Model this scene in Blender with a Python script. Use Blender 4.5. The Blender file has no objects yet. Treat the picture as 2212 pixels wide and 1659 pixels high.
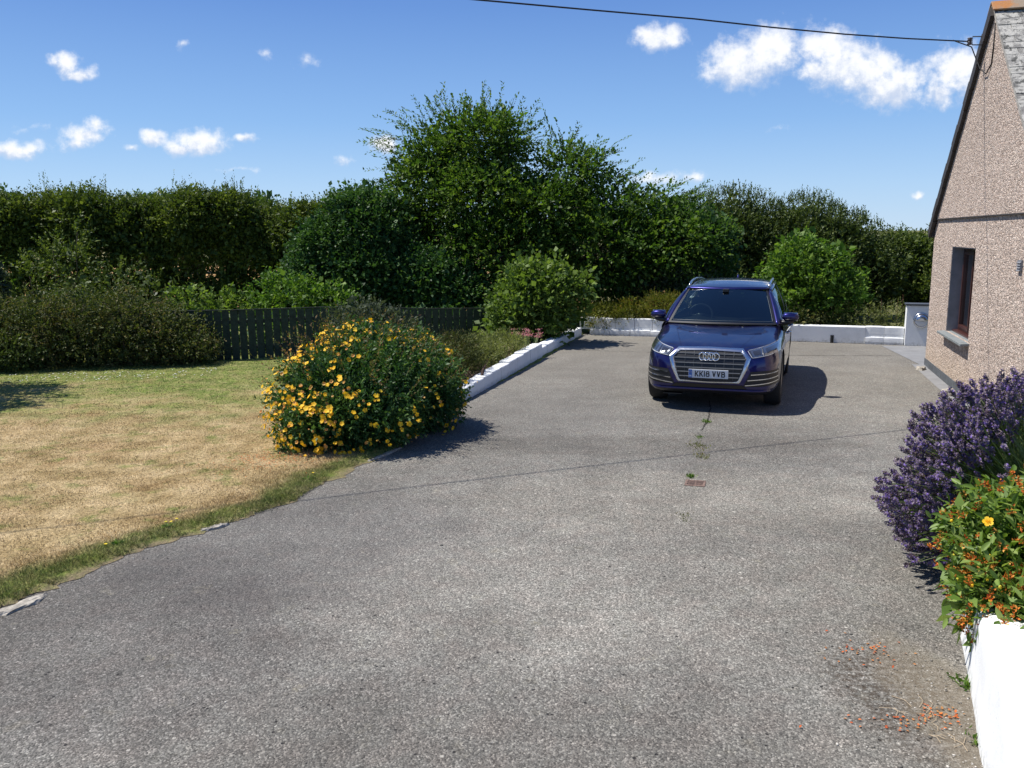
import bpy, bmesh, math, random
import numpy as np
from mathutils import Vector, Matrix
from mathutils.bvhtree import BVHTree

random.seed(4)
RNG = np.random.default_rng(11)
SC = bpy.context.scene
COL = SC.collection
R = math.radians

# ------------------------------------------------------------------ camera
PITCH, ROLL, CAM_H = R(9.96), R(0.45), 2.41
cam_d = bpy.data.cameras.new("camera")
cam = bpy.data.objects.new("camera", cam_d)
COL.objects.link(cam)
cam_d.sensor_fit = 'HORIZONTAL'
cam_d.sensor_width = 36.0
cam_d.lens = 36.0 * 1853.0 / 2212.0
cam_d.clip_start = 0.05
cam_d.clip_end = 20000
_f = Vector((0, math.cos(PITCH), -math.sin(PITCH)))
_r0 = Vector((1, 0, 0)); _u0 = Vector((0, math.sin(PITCH), math.cos(PITCH)))
_r = _r0 * math.cos(ROLL) - _u0 * math.sin(ROLL)
_u = _r0 * math.sin(ROLL) + _u0 * math.cos(ROLL)
_m = Matrix((( _r.x, _u.x, -_f.x, 0), (_r.y, _u.y, -_f.y, 0), (_r.z, _u.z, -_f.z, CAM_H), (0, 0, 0, 1)))
cam.matrix_world = _m
SC.camera = cam

# ------------------------------------------------------------------ light
SUN_EL = R(61.0)
SUN_DIR = Vector((-0.62, 0.18, 0)).normalized() * math.cos(SUN_EL) + Vector((0, 0, math.sin(SUN_EL)))  # towards the sun
sun_d = bpy.data.lights.new("sun", 'SUN')
sun_d.energy = 5.0
sun_d.angle = R(0.53)
sun_d.color = (1.0, 0.955, 0.89)
sun = bpy.data.objects.new("sun", sun_d)
COL.objects.link(sun)
sun.rotation_euler = SUN_DIR.to_track_quat('Z', 'Y').to_euler()
sun.location = (-20, 10, 40)

SC.view_settings.view_transform = 'Standard'
SC.view_settings.look = 'None'
SC.view_settings.exposure = 0.39
SC.view_settings.gamma = 1.0
SC.view_settings.use_curve_mapping = False
SC.cycles.max_bounces = 7
SC.cycles.diffuse_bounces = 3
SC.cycles.transparent_max_bounces = 8
SC.cycles.use_denoising = True


class NT:
    """small node-tree helper"""
    def __init__(s, nt):
        s.nt = nt; s.n = nt.nodes; s.l = nt.links

    def new(s, t, **kw):
        n = s.n.new(t)
        for k, v in kw.items():
            setattr(n, k, v)
        return n

    def link(s, a, b):
        s.l.new(a, b)

    def val(s, sock, v):
        if isinstance(v, (int, float)):
            sock.default_value = v
        elif isinstance(v, (tuple, list)):
            if len(v) == 3 and len(sock.default_value) == 4:
                v = tuple(v) + (1,)
            sock.default_value = v
        else:
            s.l.new(v, sock)

    def math(s, op, a, b=0.0, c=None, clamp=False):
        n = s.new('ShaderNodeMath', operation=op); n.use_clamp = clamp
        s.val(n.inputs[0], a); s.val(n.inputs[1], b)
        if c is not None: s.val(n.inputs[2], c)
        return n.outputs[0]

    def noise(s, vec, scale, detail=3.0, rough=0.55, dist=0.0, out=0, dims='3D'):
        n = s.new('ShaderNodeTexNoise'); n.noise_dimensions = dims
        if vec is not None: s.l.new(vec, n.inputs['Vector'])
        n.inputs['Scale'].default_value = scale; n.inputs['Detail'].default_value = detail
        n.inputs['Roughness'].default_value = rough; n.inputs['Distortion'].default_value = dist
        return n.outputs[out]

    def voro(s, vec, scale, feature='F1', out='Distance', rnd=1.0):
        n = s.new('ShaderNodeTexVoronoi'); n.feature = feature
        if vec is not None: s.l.new(vec, n.inputs['Vector'])
        n.inputs['Scale'].default_value = scale
        n.inputs['Randomness'].default_value = rnd
        return n.outputs[out]

    def ramp(s, fac, stops, interp='LINEAR'):
        n = s.new('ShaderNodeValToRGB'); cr = n.color_ramp; cr.interpolation = interp
        while len(cr.elements) < len(stops): cr.elements.new(0.5)
        for e, (p, c) in zip(cr.elements, stops):
            e.position = p
            e.color = (c if len(c) == 4 else tuple(c) + (1,)) if isinstance(c, (tuple, list)) else (c, c, c, 1)
        s.val(n.inputs[0], fac)
        return n.outputs[0]

    def mix(s, fac, a, b, blend='MIX', clamp=True):
        n = s.new('ShaderNodeMix', data_type='RGBA', blend_type=blend)
        n.clamp_factor = clamp
        s.val(n.inputs[0], fac); s.val(n.inputs[6], a); s.val(n.inputs[7], b)
        return n.outputs[2]

    def mapr(s, v, a, b, c=0.0, d=1.0, smooth=False):
        n = s.new('ShaderNodeMapRange')
        n.interpolation_type = 'SMOOTHSTEP' if smooth else 'LINEAR'
        s.val(n.inputs[0], v); s.val(n.inputs[1], a); s.val(n.inputs[2], b); s.val(n.inputs[3], c); s.val(n.inputs[4], d)
        return n.outputs[0]

    def bump(s, h, strength, dist, normal=None):
        n = s.new('ShaderNodeBump')
        n.inputs['Strength'].default_value = strength
        n.inputs['Distance'].default_value = dist
        s.l.new(h, n.inputs['Height'])
        if normal is not None: s.l.new(normal, n.inputs['Normal'])
        return n.outputs[0]


# ------------------------------------------------------------------ world
world = bpy.data.worlds.new("World")
SC.world = world
world.use_nodes = True
W = NT(world.node_tree)
W.n.clear()
wout = W.new('ShaderNodeOutputWorld')
bg = W.new('ShaderNodeBackground')
bg.inputs['Strength'].default_value = 0.105
sky = W.new('ShaderNodeTexSky')
sky.sky_type = 'NISHITA'
sky.sun_disc = False
sky.sun_elevation = SUN_EL
sky.sun_rotation = math.atan2(SUN_DIR.x, SUN_DIR.y)
sky.altitude = 20
sky.air_density = 1.0
sky.dust_density = 0.0
sky.ozone_density = 3.0
tc = W.new('ShaderNodeTexCoord')
sp = W.new('ShaderNodeSeparateXYZ'); W.link(tc.outputs['Generated'], sp.inputs[0])
yy = W.math('MAXIMUM', sp.outputs[1], 0.02)
uu = W.math('DIVIDE', sp.outputs[0], yy)
vv = W.math('DIVIDE', sp.outputs[2], yy)
cv = W.new('ShaderNodeCombineXYZ'); W.link(uu, cv.inputs[0]); W.link(vv, cv.inputs[1])
CLOUDS = [  # u, v, ru, rv, weight   (directions in the sky, not in the picture)
    (0.166, 0.212, .030, .016, 1), (0.180, 0.208, .016, .010, .8),
    (0.262, 0.184, .050, .029, 1), (0.292, 0.198, .038, .032, 1), (0.245, 0.176, .032, .022, 1),
    (0.350, 0.203, .034, .026, 1), (0.372, 0.180, .048, .032, 1), (0.402, 0.172, .040, .030, 1),
    (0.426, 0.156, .042, .024, 1), (0.440, 0.164, .030, .022, .9), (0.345, 0.176, .026, .018, .9),
    (0.500, 0.176, .044, .030, 1), (0.535, 0.165, .05, .028, 1), (0.480, 0.150, .02, .02, .8),
    (-0.492, 0.190, .020, .014, .9), (-0.478, 0.180, .022, .010, .9), (-0.505, 0.193, .012, .009, .7),
    (-0.482, 0.114, .028, .014, .85), (-0.466, 0.125, .016, .012, .7), (-0.490, 0.103, .020, .010, .6),
    (-0.400, 0.108, .018, .011, .9), (-0.350, 0.104, .034, .016, 1), (-0.372, 0.098, .022, .010, .9),
    (-0.560, 0.097, .040, .012, .9), (-0.300, 0.107, .016, .007, .8), (-0.428, 0.098, .012, .005, .6),
    (-0.226, 0.192, .014, .010, .42), (-0.143, 0.102, .020, .011, .9), (-0.19, 0.082, .012, .008, .55),
    (0.206, 0.062, .018, .010, .6), (0.165, 0.058, .035, .010, .55), (0.466, 0.040, .010, .005, .6),
    (-0.36, 0.21, .006, .006, .45), (-0.27, 0.197, .010, .007, .3),
    (-0.30, 0.07, .03, .004, .25), (-0.54, 0.12, .05, .006, .22), (0.30, 0.115, .02, .004, .2),
    (-1.3, 0.35, .18, .06, 1), (1.2, 0.3, .16, .06, 1), (-0.9, 0.2, .08, .03, 1),
]
warp = W.noise(cv.outputs[0], 22, 3, .6, 0, 1)
wsub = W.new('ShaderNodeVectorMath', operation='SUBTRACT'); W.link(warp, wsub.inputs[0]); wsub.inputs[1].default_value = (.5, .5, .5)
wsc = W.new('ShaderNodeVectorMath', operation='SCALE'); W.link(wsub.outputs[0], wsc.inputs[0]); wsc.inputs['Scale'].default_value = 0.022
wad = W.new('ShaderNodeVectorMath', operation='ADD'); W.link(cv.outputs[0], wad.inputs[0]); W.link(wsc.outputs[0], wad.inputs[1])
dens = None; num = None; den = None
for (cu, cw, ru, rv, wt) in CLOUDS:
    a = W.new('ShaderNodeVectorMath', operation='SUBTRACT'); W.link(wad.outputs[0], a.inputs[0]); a.inputs[1].default_value = (cu, cw, 0)
    b = W.new('ShaderNodeVectorMath', operation='MULTIPLY'); W.link(a.outputs[0], b.inputs[0]); b.inputs[1].default_value = (1 / ru, 1 / rv, 0)
    c = W.new('ShaderNodeVectorMath', operation='LENGTH'); W.link(b.outputs[0], c.inputs[0])
    d = W.math('MULTIPLY', W.math('SUBTRACT', 1.25, c.outputs['Value']), wt)
    dens = d if dens is None else W.math('SMOOTH_MAX', dens, d, 0.12)
    sy = W.new('ShaderNodeSeparateXYZ'); W.link(b.outputs[0], sy.inputs[0])
    dp_ = W.math('MAXIMUM', d, 0.0)
    num = W.math('MULTIPLY', dp_, sy.outputs[1]) if num is None else W.math('MULTIPLY_ADD', dp_, sy.outputs[1], num)
    den = dp_ if den is None else W.math('ADD', den, dp_)
n1 = W.noise(cv.outputs[0], 62, 7, .62)
n2 = W.noise(cv.outputs[0], 20, 3, .5)
dd = W.math('ADD', dens, W.math('MULTIPLY', W.math('SUBTRACT', n1, 0.55), 1.35))
mask = W.mapr(dd, 0.02, 0.85, 0, 1, True)
mask = W.math('MULTIPLY', mask, W.mapr(sp.outputs[1], 0.03, 0.12, 0, 1))
hgt_ = W.math('DIVIDE', num, W.math('MAXIMUM', den, .02))
core = W.mapr(W.math('ADD', hgt_, W.math('MULTIPLY', W.math('SUBTRACT', n1, .5), 2.6)), -0.75, 0.25, 0, 1, True)
ccol = W.mix(core, (4.7, 5.3, 6.5), (7.7, 7.75, 7.9))
hs = W.new('ShaderNodeHueSaturation'); hs.inputs['Saturation'].default_value = 1.0
W.link(sky.outputs[0], hs.inputs['Color'])
air = W.ramp(sp.outputs[2], [(0.0, (3.3, 4.9, 6.9)), (.05, (2.75, 4.4, 6.8)), (.12, (1.75, 3.4, 6.3)), (.24, (.86, 2.02, 5.1)), (.5, (.45, 1.25, 3.6)), (1.0, (.28, .8, 2.7))])
skyc = W.mix(.82, hs.outputs[0], air)
W.link(W.mix(W.math('MULTIPLY', mask, .94), skyc, ccol), bg.inputs['Color'])
W.link(bg.outputs[0], wout.inputs[0])


# ------------------------------------------------------------------ materials
def mat(name):
    m = bpy.data.materials.new(name); m.use_nodes = True
    t = NT(m.node_tree); t.n.clear()
    o = t.new('ShaderNodeOutputMaterial')
    b = t.new('ShaderNodeBsdfPrincipled'); t.link(b.outputs[0], o.inputs[0])
    return m, t, b, o


def obco(t):
    return t.new('ShaderNodeTexCoord').outputs['Object']


def wpos(t):
    return t.new('ShaderNodeNewGeometry').outputs['Position']


def simple(name, col, rough=.5, metal=0.0, var=0.0, vscale=8, bump=0.0, bscale=60, coat=0.0, spec=.5):
    m, t, b, o = mat(name)
    if var:
        n = t.noise(obco(t), vscale, 5, .6)
        lo = tuple(c * (1 - var) for c in col); hi = tuple(min(1, c * (1 + var)) for c in col)
        t.link(t.ramp(n, [(.3, lo), (.7, hi)]), b.inputs['Base Color'])
    else:
        b.inputs['Base Color'].default_value = tuple(col) + (1,)
    b.inputs['Roughness'].default_value = rough
    b.inputs['Metallic'].default_value = metal
    b.inputs['Coat Weight'].default_value = coat
    b.inputs['Coat Roughness'].default_value = .03
    b.inputs['Specular IOR Level'].default_value = spec
    if bump:
        t.link(t.bump(t.noise(obco(t), bscale, 4, .6), bump, .01), b.inputs['Normal'])
    return m


def leafmat(name, cols, rough=.45, trans=.35, nscale=1.2, spec=.4):
    """cols: list of colours, picked per leaf, drifting with a broad noise"""
    m, t, b, o = mat(name)
    g = t.new('ShaderNodeNewGeometry')
    rnd = g.outputs['Random Per Island']
    n = t.noise(g.outputs['Position'], nscale, 2, .5)
    f = t.math('ADD', t.math('MULTIPLY', rnd, .75), t.math('MULTIPLY', t.math('SUBTRACT', n, .38), .9), clamp=True)
    k = len(cols)
    stops = [((i + .5) / k if k > 1 else .5, c) for i, c in enumerate(cols)]
    c = t.ramp(f, stops)
    t.link(c, b.inputs['Base Color'])
    b.inputs['Roughness'].default_value = min(.75, rough + .12)
    b.inputs['Specular IOR Level'].default_value = spec * .55
    tr = t.new('ShaderNodeBsdfTranslucent')
    t.link(t.mix(1.0, c, (1.35, 1.45, .6), 'MULTIPLY'), tr.inputs['Color'])
    ms = t.new('ShaderNodeMixShader'); ms.inputs[0].default_value = trans
    t.link(b.outputs[0], ms.inputs[1]); t.link(tr.outputs[0], ms.inputs[2])
    t.link(ms.outputs[0], o.inputs[0])
    return m


M = {}
M['bark'] = simple('bark', (.085, .065, .048), .9, var=.4, vscale=20, bump=.6, bscale=40)
M['twig'] = simple('twig', (.10, .065, .04), .85, var=.3, vscale=30)
M['white_paint'] = None


def m_white():
    m, t, b, o = mat('whitewashed block')
    p = obco(t)
    n = t.noise(p, 3.5, 6, .65); n2 = t.noise(p, 24, 4, .6)
    c = t.ramp(n, [(.25, (.70, .71, .70)), (.5, (.80, .81, .80)), (.8, (.84, .845, .83))])
    sepn = t.new('ShaderNodeSeparateXYZ'); t.link(p, sepn.inputs[0])
    low = t.mapr(t.math('ADD', sepn.outputs[2], t.math('MULTIPLY', t.noise(p, 7, 5, .7), .16)), .07, .17, 1, 0)
    c = t.mix(t.math('MULTIPLY', low, t.mapr(n2, .4, .65, 0, .75)), c, (.30, .29, .24))
    sp_ = t.mapr(t.noise(p, 60, 2, .5), .68, .74, 0, .5)
    c = t.mix(sp_, c, (.45, .44, .38))
    t.link(c, b.inputs['Base Color']); b.inputs['Roughness'].default_value = .75
    hn = t.math('ADD', t.noise(p, 14, 5, .7), t.math('MULTIPLY', t.noise(p, 90, 3, .6), .35))
    t.link(t.bump(hn, .30, .010), b.inputs['Normal'])
    return m


M['white_paint'] = m_white()


def m_asphalt():
    m, t, b, o = mat('weathered tarmac')
    p = wpos(t)
    big = t.noise(p, .28, 4, .55); mid = t.noise(p, 1.7, 5, .6); fine = t.noise(p, 9, 4, .65)
    base = t.ramp(t.math('ADD', t.math('MULTIPLY', big, .6), t.math('MULTIPLY', mid, .4)),
                  [(.34, (.132, .124, .110)), (.46, (.168, .159, .142)), (.56, (.208, .198, .177)), (.68, (.262, .250, .222))])
    # chips of stone
    v = t.new('ShaderNodeTexVoronoi'); t.link(p, v.inputs['Vector']); v.inputs['Scale'].default_value = 120
    chip = t.ramp(v.outputs['Color'], [(.10, .42), (.40, .78), (.66, 1.06), (.93, 1.95)])
    v2 = t.new('ShaderNodeTexVoronoi'); t.link(p, v2.inputs['Vector']); v2.inputs['Scale'].default_value = 64
    chip2 = t.ramp(v2.outputs['Color'], [(.08, .62), (.45, .94), (.8, 1.08), (.96, 1.6)])
    c = t.mix(1.0, base, chip, 'MULTIPLY')
    c = t.mix(.8, c, chip2, 'MULTIPLY')
    # small warm / cool tints per stone
    vt = t.voro(p, 33, out='Color')
    tint = t.ramp(t.noise(p, 5, 3, .6), [(.35, (1.03, .985, .955)), (.6, (.98, 1.0, .985)), (.75, (1.06, 1.03, .93))])
    c = t.mix(.75, c, tint, 'MULTIPLY')
    # rare dark pits and pale stones
    v3 = t.new('ShaderNodeTexVoronoi'); t.link(p, v3.inputs['Vector']); v3.inputs['Scale'].default_value = 17
    pit = t.math('MULTIPLY', t.mapr(v3.outputs['Distance'], .10, .17, 1, 0), t.math('GREATER_THAN', t.math('FRACT', t.math('MULTIPLY', v3.outputs['Color'], 7.3)), .86))
    c = t.mix(pit, c, (.03, .028, .026))
    v4 = t.new('ShaderNodeTexVoronoi'); t.link(p, v4.inputs['Vector']); v4.inputs['Scale'].default_value = 13
    pale = t.math('MULTIPLY', t.mapr(v4.outputs['Distance'], .10, .15, 1, 0), t.math('GREATER_THAN', t.math('FRACT', t.math('MULTIPLY', v4.outputs['Color'], 5.1)), .90))
    c = t.mix(pale, c, (.42, .40, .35))
    # wear: darker strip along the lawn edge and at the far end, moss near the planter
    s = t.new('ShaderNodeSeparateXYZ'); t.link(p, s.inputs[0])
    def blob(cx, cy, rx, ry, lo, hi):
        a = t.math('POWER', t.math('DIVIDE', t.math('SUBTRACT', s.outputs[0], cx), rx), 2)
        bb = t.math('POWER', t.math('DIVIDE', t.math('SUBTRACT', s.outputs[1], cy), ry), 2)
        dd_ = t.math('ADD', t.math('ADD', a, bb), t.math('MULTIPLY', t.math('SUBTRACT', t.noise(p, 2.6, 5, .7), .5), 1.6))
        return t.mapr(dd_, lo, hi, 1, 0, True)
    e = blob(-1.9, 6.6, 1.7, 1.6, .2, 1.2)
    c = t.mix(t.math('MULTIPLY', e, .28), c, (.085, .080, .080))
    e2 = blob(0.2, 11.4, 1.5, 2.2, .2, 1.3)
    c = t.mix(t.math('MULTIPLY', e2, .25), c, (.10, .095, .09))
    p1 = blob(.6, 5.6, 2.2, 1.3, .2, 1.4)
    c = t.mix(1.0, c, t.mix(t.math('MULTIPLY', p1, .9), (1, 1, 1), (1.18, 1.17, 1.15)), 'MULTIPLY')
    p3 = blob(.3, 3.2, 2.6, 1.1, .3, 1.5)
    c = t.mix(1.0, c, t.mix(p3, (1, 1, 1), (.87, .86, .85)), 'MULTIPLY')
    p4 = blob(1.5, 9.6, 2.6, .55, .3, 1.5)
    c = t.mix(1.0, c, t.mix(p4, (1, 1, 1), (.80, .79, .78)), 'MULTIPLY')
    p5 = blob(-2.6, 4.9, 1.4, 1.4, .3, 1.5)
    c = t.mix(1.0, c, t.mix(p5, (1, 1, 1), (.76, .75, .76)), 'MULTIPLY')
    p2 = blob(1.6, 7.6, 2.3, 1.0, .2, 1.4)
    c = t.mix(1.0, c, t.mix(p2, (1, 1, 1), (1.28, 1.26, 1.22)), 'MULTIPLY')
    far = t.mapr(s.outputs[1], 10, 17, 0, 1)
    c = t.mix(t.math('MULTIPLY', far, .40), c, (.205, .185, .150))
    moss = blob(2.05, 4.15, .42, .75, .15, 1.1)
    mm = t.math('MULTIPLY', moss, t.mapr(t.noise(p, 26, 4, .7), .42, .60, 0, 1))
    c = t.mix(t.math('MULTIPLY', mm, .85), c, (.050, .035, .022))
    dirt = blob(2.25, 3.9, .30, 1.1, .3, 1.2)
    c = t.mix(t.math('MULTIPLY', dirt, .45), c, (.20, .165, .115))
    lich = t.math('MULTIPLY', t.mapr(t.noise(p, 3.1, 3, .6), .66, .72, 0, 1), t.mapr(t.noise(p, 40, 3, .6), .42, .58, 0, 1))
    c = t.mix(t.math('MULTIPLY', lich, .4), c, (.30, .27, .19))
    t.link(c, b.inputs['Base Color'])
    b.inputs['Roughness'].default_value = .88
    b.inputs['Specular IOR Level'].default_value = .3
    h = t.math('ADD', t.math('MULTIPLY', t.math('SUBTRACT', 1, v.outputs['Distance']), .6), t.math('MULTIPLY', t.math('SUBTRACT', 1, v2.outputs['Distance']), .8))
    h = t.math('ADD', h, t.math('MULTIPLY', fine, .8))
    h = t.math('SUBTRACT', h, t.math('MULTIPLY', pit, 1.0))
    t.link(t.bump(h, .85, .008), b.inputs['Normal'])
    return m


M['asphalt'] = m_asphalt()


def grass_colour(t, p, verge):
    """the lawn's own colouring: scorched tan, greener far off and along the verge"""
    s = t.new('ShaderNodeSeparateXYZ'); t.link(p, s.inputs[0])
    tan = t.ramp(t.noise(p, 2.2, 5, .65), [(.28, (.28, .195, .085)), (.45, (.44, .325, .16)), (.60, (.56, .425, .23)), (.78, (.68, .53, .31))])
    grn = t.ramp(t.noise(p, 3.3, 4, .6), [(.3, (.10, .150, .028)), (.55, (.165, .225, .042)), (.8, (.24, .29, .065))])
    n = t.noise(p, .55, 5, .62)
    n2 = t.noise(p, 1.9, 4, .6)
    gy = t.mapr(s.outputs[1], 9.4, 14.8, 0, 1)
    f = t.math('ADD', t.math('MULTIPLY', gy, .95), t.math('MULTIPLY', t.math('SUBTRACT', n, .5), 1.5))
    f = t.math('ADD', f, t.math('MULTIPLY', t.math('SUBTRACT', n2, .5), 1.3))
    f = t.mapr(f, .12, .85, 0, 1, True)
    f = t.math('MAXIMUM', f, t.mapr(t.math('ADD', verge, t.math('MULTIPLY', t.math('SUBTRACT', n2, .5), .9)), .35, .75, 0, .92, True))
    sp2 = t.mapr(t.math('ADD', t.noise(p, 2.9, 5, .7), t.math('MULTIPLY', t.noise(p, .7, 2, .5), .35)), .70, .86, 0, .75, True)
    f = t.math('MAXIMUM', f, sp2)
    f = t.math('MULTIPLY', f, t.mapr(t.noise(p, 12, 4, .7), .30, .60, .45, 1.0))
    red = t.mapr(t.noise(p, .9, 3, .5), .55, .72, 0, .35)
    tan = t.mix(red, tan, (.34, .19, .08))
    return t.mix(f, tan, grn)


def m_lawn():
    m, t, b, o = mat('scorched lawn turf')
    p = wpos(t)
    at = t.new('ShaderNodeAttribute'); at.attribute_name = 'verge'
    c = grass_colour(t, p, at.outputs['Fac'])
    c = t.mix(1.0, c, t.ramp(t.noise(p, 45, 4, .7), [(.3, .38), (.5, .88), (.7, 1.35)]), 'MULTIPLY')
    c = t.mix(1.0, c, t.ramp(t.noise(p, 160, 2, .6), [(.3, .75), (.7, 1.2)]), 'MULTIPLY')
    ar = t.new('ShaderNodeAttribute'); ar.attribute_name = 'bare'
    c = t.mix(t.math('MULTIPLY', ar.outputs['Fac'], t.mapr(t.noise(p, 18, 4, .7), .3, .6, .3, 1)), c, (.30, .225, .15))
    t.link(c, b.inputs['Base Color'])
    b.inputs['Roughness'].default_value = .95
    b.inputs['Specular IOR Level'].default_value = .15
    h = t.math('ADD', t.noise(p, 60, 4, .7), t.noise(p, 9, 3, .6))
    t.link(t.bump(h, .8, .03), b.inputs['Normal'])
    return m


M['lawn'] = m_lawn()


def m_blade():
    m, t, b, o = mat('grass blade')
    g = t.new('ShaderNodeNewGeometry')
    at = t.new('ShaderNodeAttribute'); at.attribute_name = 'verge'
    c = grass_colour(t, g.outputs['Position'], at.outputs['Fac'])
    c = t.mix(1.0, c, t.ramp(g.outputs['Random Per Island'], [(.05, .42), (.5, .95), (.95, 1.6)]), 'MULTIPLY')
    t.link(c, b.inputs['Base Color']); b.inputs['Roughness'].default_value = .7
    b.inputs['Specular IOR Level'].default_value = .2
    return m


M['blade'] = m_blade()


def m_render():
    m, t, b, o = mat('pebbledash render')
    p = obco(t)
    v = t.new('ShaderNodeTexVoronoi'); t.link(p, v.inputs['Vector']); v.inputs['Scale'].default_value = 66
    v2 = t.new('ShaderNodeTexVoronoi'); t.link(p, v2.inputs['Vector']); v2.inputs['Scale'].default_value = 26
    r1 = t.math('FRACT', t.math('MULTIPLY', v.outputs['Color'], 3.7))
    c = t.ramp(r1, [(.0, (.31, .215, .165)), (.22, (.50, .375, .30)), (.5, (.65, .51, .415)), (.78, (.77, .635, .53)), (1, (.84, .74, .64))])
    c = t.mix(1.0, c, t.ramp(v2.outputs['Color'], [(.1, .62), (.5, .98), (.9, 1.18)]), 'MULTIPLY')
    gap = t.mapr(v.outputs['Distance'], .45, .75, 0, 1)
    c = t.mix(t.math('MULTIPLY', gap, .35), c, (.20, .155, .12))
    s = t.new('ShaderNodeSeparateXYZ'); t.link(p, s.inputs[0])
    st = t.mapr(t.noise(p, .7, 5, .65), .35, .7, 0, 1)
    c = t.mix(t.math('MULTIPLY', st, .22), c, (.30, .24, .19))
    up = t.mapr(s.outputs[2], 2.5, 5.3, 0, .38)
    c = t.mix(up, c, t.mix(1.0, c, (.70, .68, .66), 'MULTIPLY'))
    low = t.mapr(t.math('ADD', s.outputs[2], t.math('MULTIPLY', t.noise(p, 2, 4, .6), .5)), .35, .8, .4, 0)
    c = t.mix(low, c, (.52, .40, .27))
    t.link(c, b.inputs['Base Color']); b.inputs['Roughness'].default_value = .85
    h = t.math('ADD', t.math('SUBTRACT', 1, v.outputs['Distance']), t.math('MULTIPLY', t.math('SUBTRACT', 1, v2.outputs['Distance']), 1.0))
    t.link(t.bump(h, .85, .020), b.inputs['Normal'])
    return m


M['render'] = m_render()


def m_slate():
    m, t, b, o = mat('lichened slate')
    p = obco(t)
    g = t.new('ShaderNodeNewGeometry')
    base = t.ramp(g.outputs['Random Per Island'], [(.1, (.13, .125, .115)), (.5, (.21, .20, .18)), (.9, (.31, .30, .27))])
    n = t.noise(p, 7, 6, .7, .4)
    c = t.mix(t.mapr(n, .47, .54, 0, .95), base, (.42, .405, .36))
    c = t.mix(t.mapr(t.noise(p, 9, 5, .7), .54, .60, 0, .9), c, (.055, .055, .048))
    c = t.mix(t.mapr(t.noise(p, 4, 4, .6), .62, .70, 0, .6), c, (.36, .34, .16))
    t.link(c, b.inputs['Base Color']); b.inputs['Roughness'].default_value = .8
    t.link(t.bump(t.noise(p, 30, 5, .7), .6, .02), b.inputs['Normal'])
    return m


M['slate'] = m_slate()


def m_ridge():
    m, t, b, o = mat('orange lichen ridge tile')
    p = obco(t)
    c = t.mix(t.mapr(t.noise(p, 5, 5, .65), .42, .58, 0, 1), (.28, .215, .15), (.40, .17, .05))
    s = t.new('ShaderNodeSeparateXYZ'); t.link(p, s.inputs[0])
    t.link(c, b.inputs['Base Color']); b.inputs['Roughness'].default_value = .85
    t.link(t.bump(t.noise(p, 40, 4, .7), .5, .01), b.inputs['Normal'])
    return m


M['ridge'] = m_ridge()
M['verge'] = simple('dark verge board', (.035, .030, .028), .7, var=.35, vscale=12, bump=.3)
M['brown_frame'] = simple('brown window frame', (.060, .022, .018), .35, var=.15, vscale=20)
M['reveal'] = simple('grey painted reveal', (.20, .205, .22), .7, var=.15, vscale=6)
M['sill'] = simple('slate sill', (.20, .22, .22), .55, var=.2, vscale=10, bump=.2)
M['plinth'] = simple('grey painted plinth', (.085, .095, .105), .7, var=.3, vscale=9, bump=.3)
M['concrete'] = simple('smooth grey concrete', (.215, .215, .215), .8, var=.16, vscale=4, bump=.25)
M['pale_concrete'] = simple('pale broken concrete', (.33, .30, .25), .95, var=.5, vscale=30, bump=.8, bscale=50)
M['steel'] = simple('brushed steel', (.55, .56, .58), .25, 1.0, var=.06, vscale=40)
M['grey_metal'] = simple('dark cap', (.07, .075, .08), .5, var=.2)
M['cable'] = simple('black cable', (.012, .012, .013), .6)
M['insul'] = simple('insulator', (.09, .07, .07), .35)
M['fence'] = simple('dark green fence paint', (.020, .034, .020), .8, var=.45, vscale=14, bump=.4, bscale=70)
M['fence_rail'] = simple('dark fence rail', (.022, .026, .020), .8, var=.3, vscale=10)
M['soil'] = simple('dry soil', (.13, .09, .055), .95, var=.4, vscale=12, bump=.9, bscale=30)
M['wood'] = simple('weathered timber', (.10, .06, .045), .8, var=.3, vscale=15, bump=.4)
M['rust'] = simple('rusty iron', (.17, .11, .085), .8, var=.6, vscale=28, bump=.6)
M['curtain'] = simple('teal blind', (.12, .20, .21), .8, var=.1)
M['dark_room'] = simple('dark interior', (.018, .018, .02), .8)
M['far_field'] = simple('far farmland', (.20, .18, .085), .95, var=.35, vscale=.01)
M['straw'] = simple('straw field', (.46, .27, .10), .95, var=.25, vscale=.35, bump=.4, bscale=8)


def m_ground():
    m, t, b, o = mat('rough ground')
    p = wpos(t)
    c = t.ramp(t.noise(p, .02, 5, .6), [(.35, (.055, .075, .025)), (.5, (.14, .14, .055)), (.65, (.24, .21, .10))])
    c = t.mix(t.mapr(t.noise(p, .6, 4, .6), .4, .6, 0, .5), c, (.07, .065, .03))
    t.link(c, b.inputs['Base Color']); b.inputs['Roughness'].default_value = 1
    b.inputs['Specular IOR Level'].default_value = .1
    return m


M['ground'] = m_ground()

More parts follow.
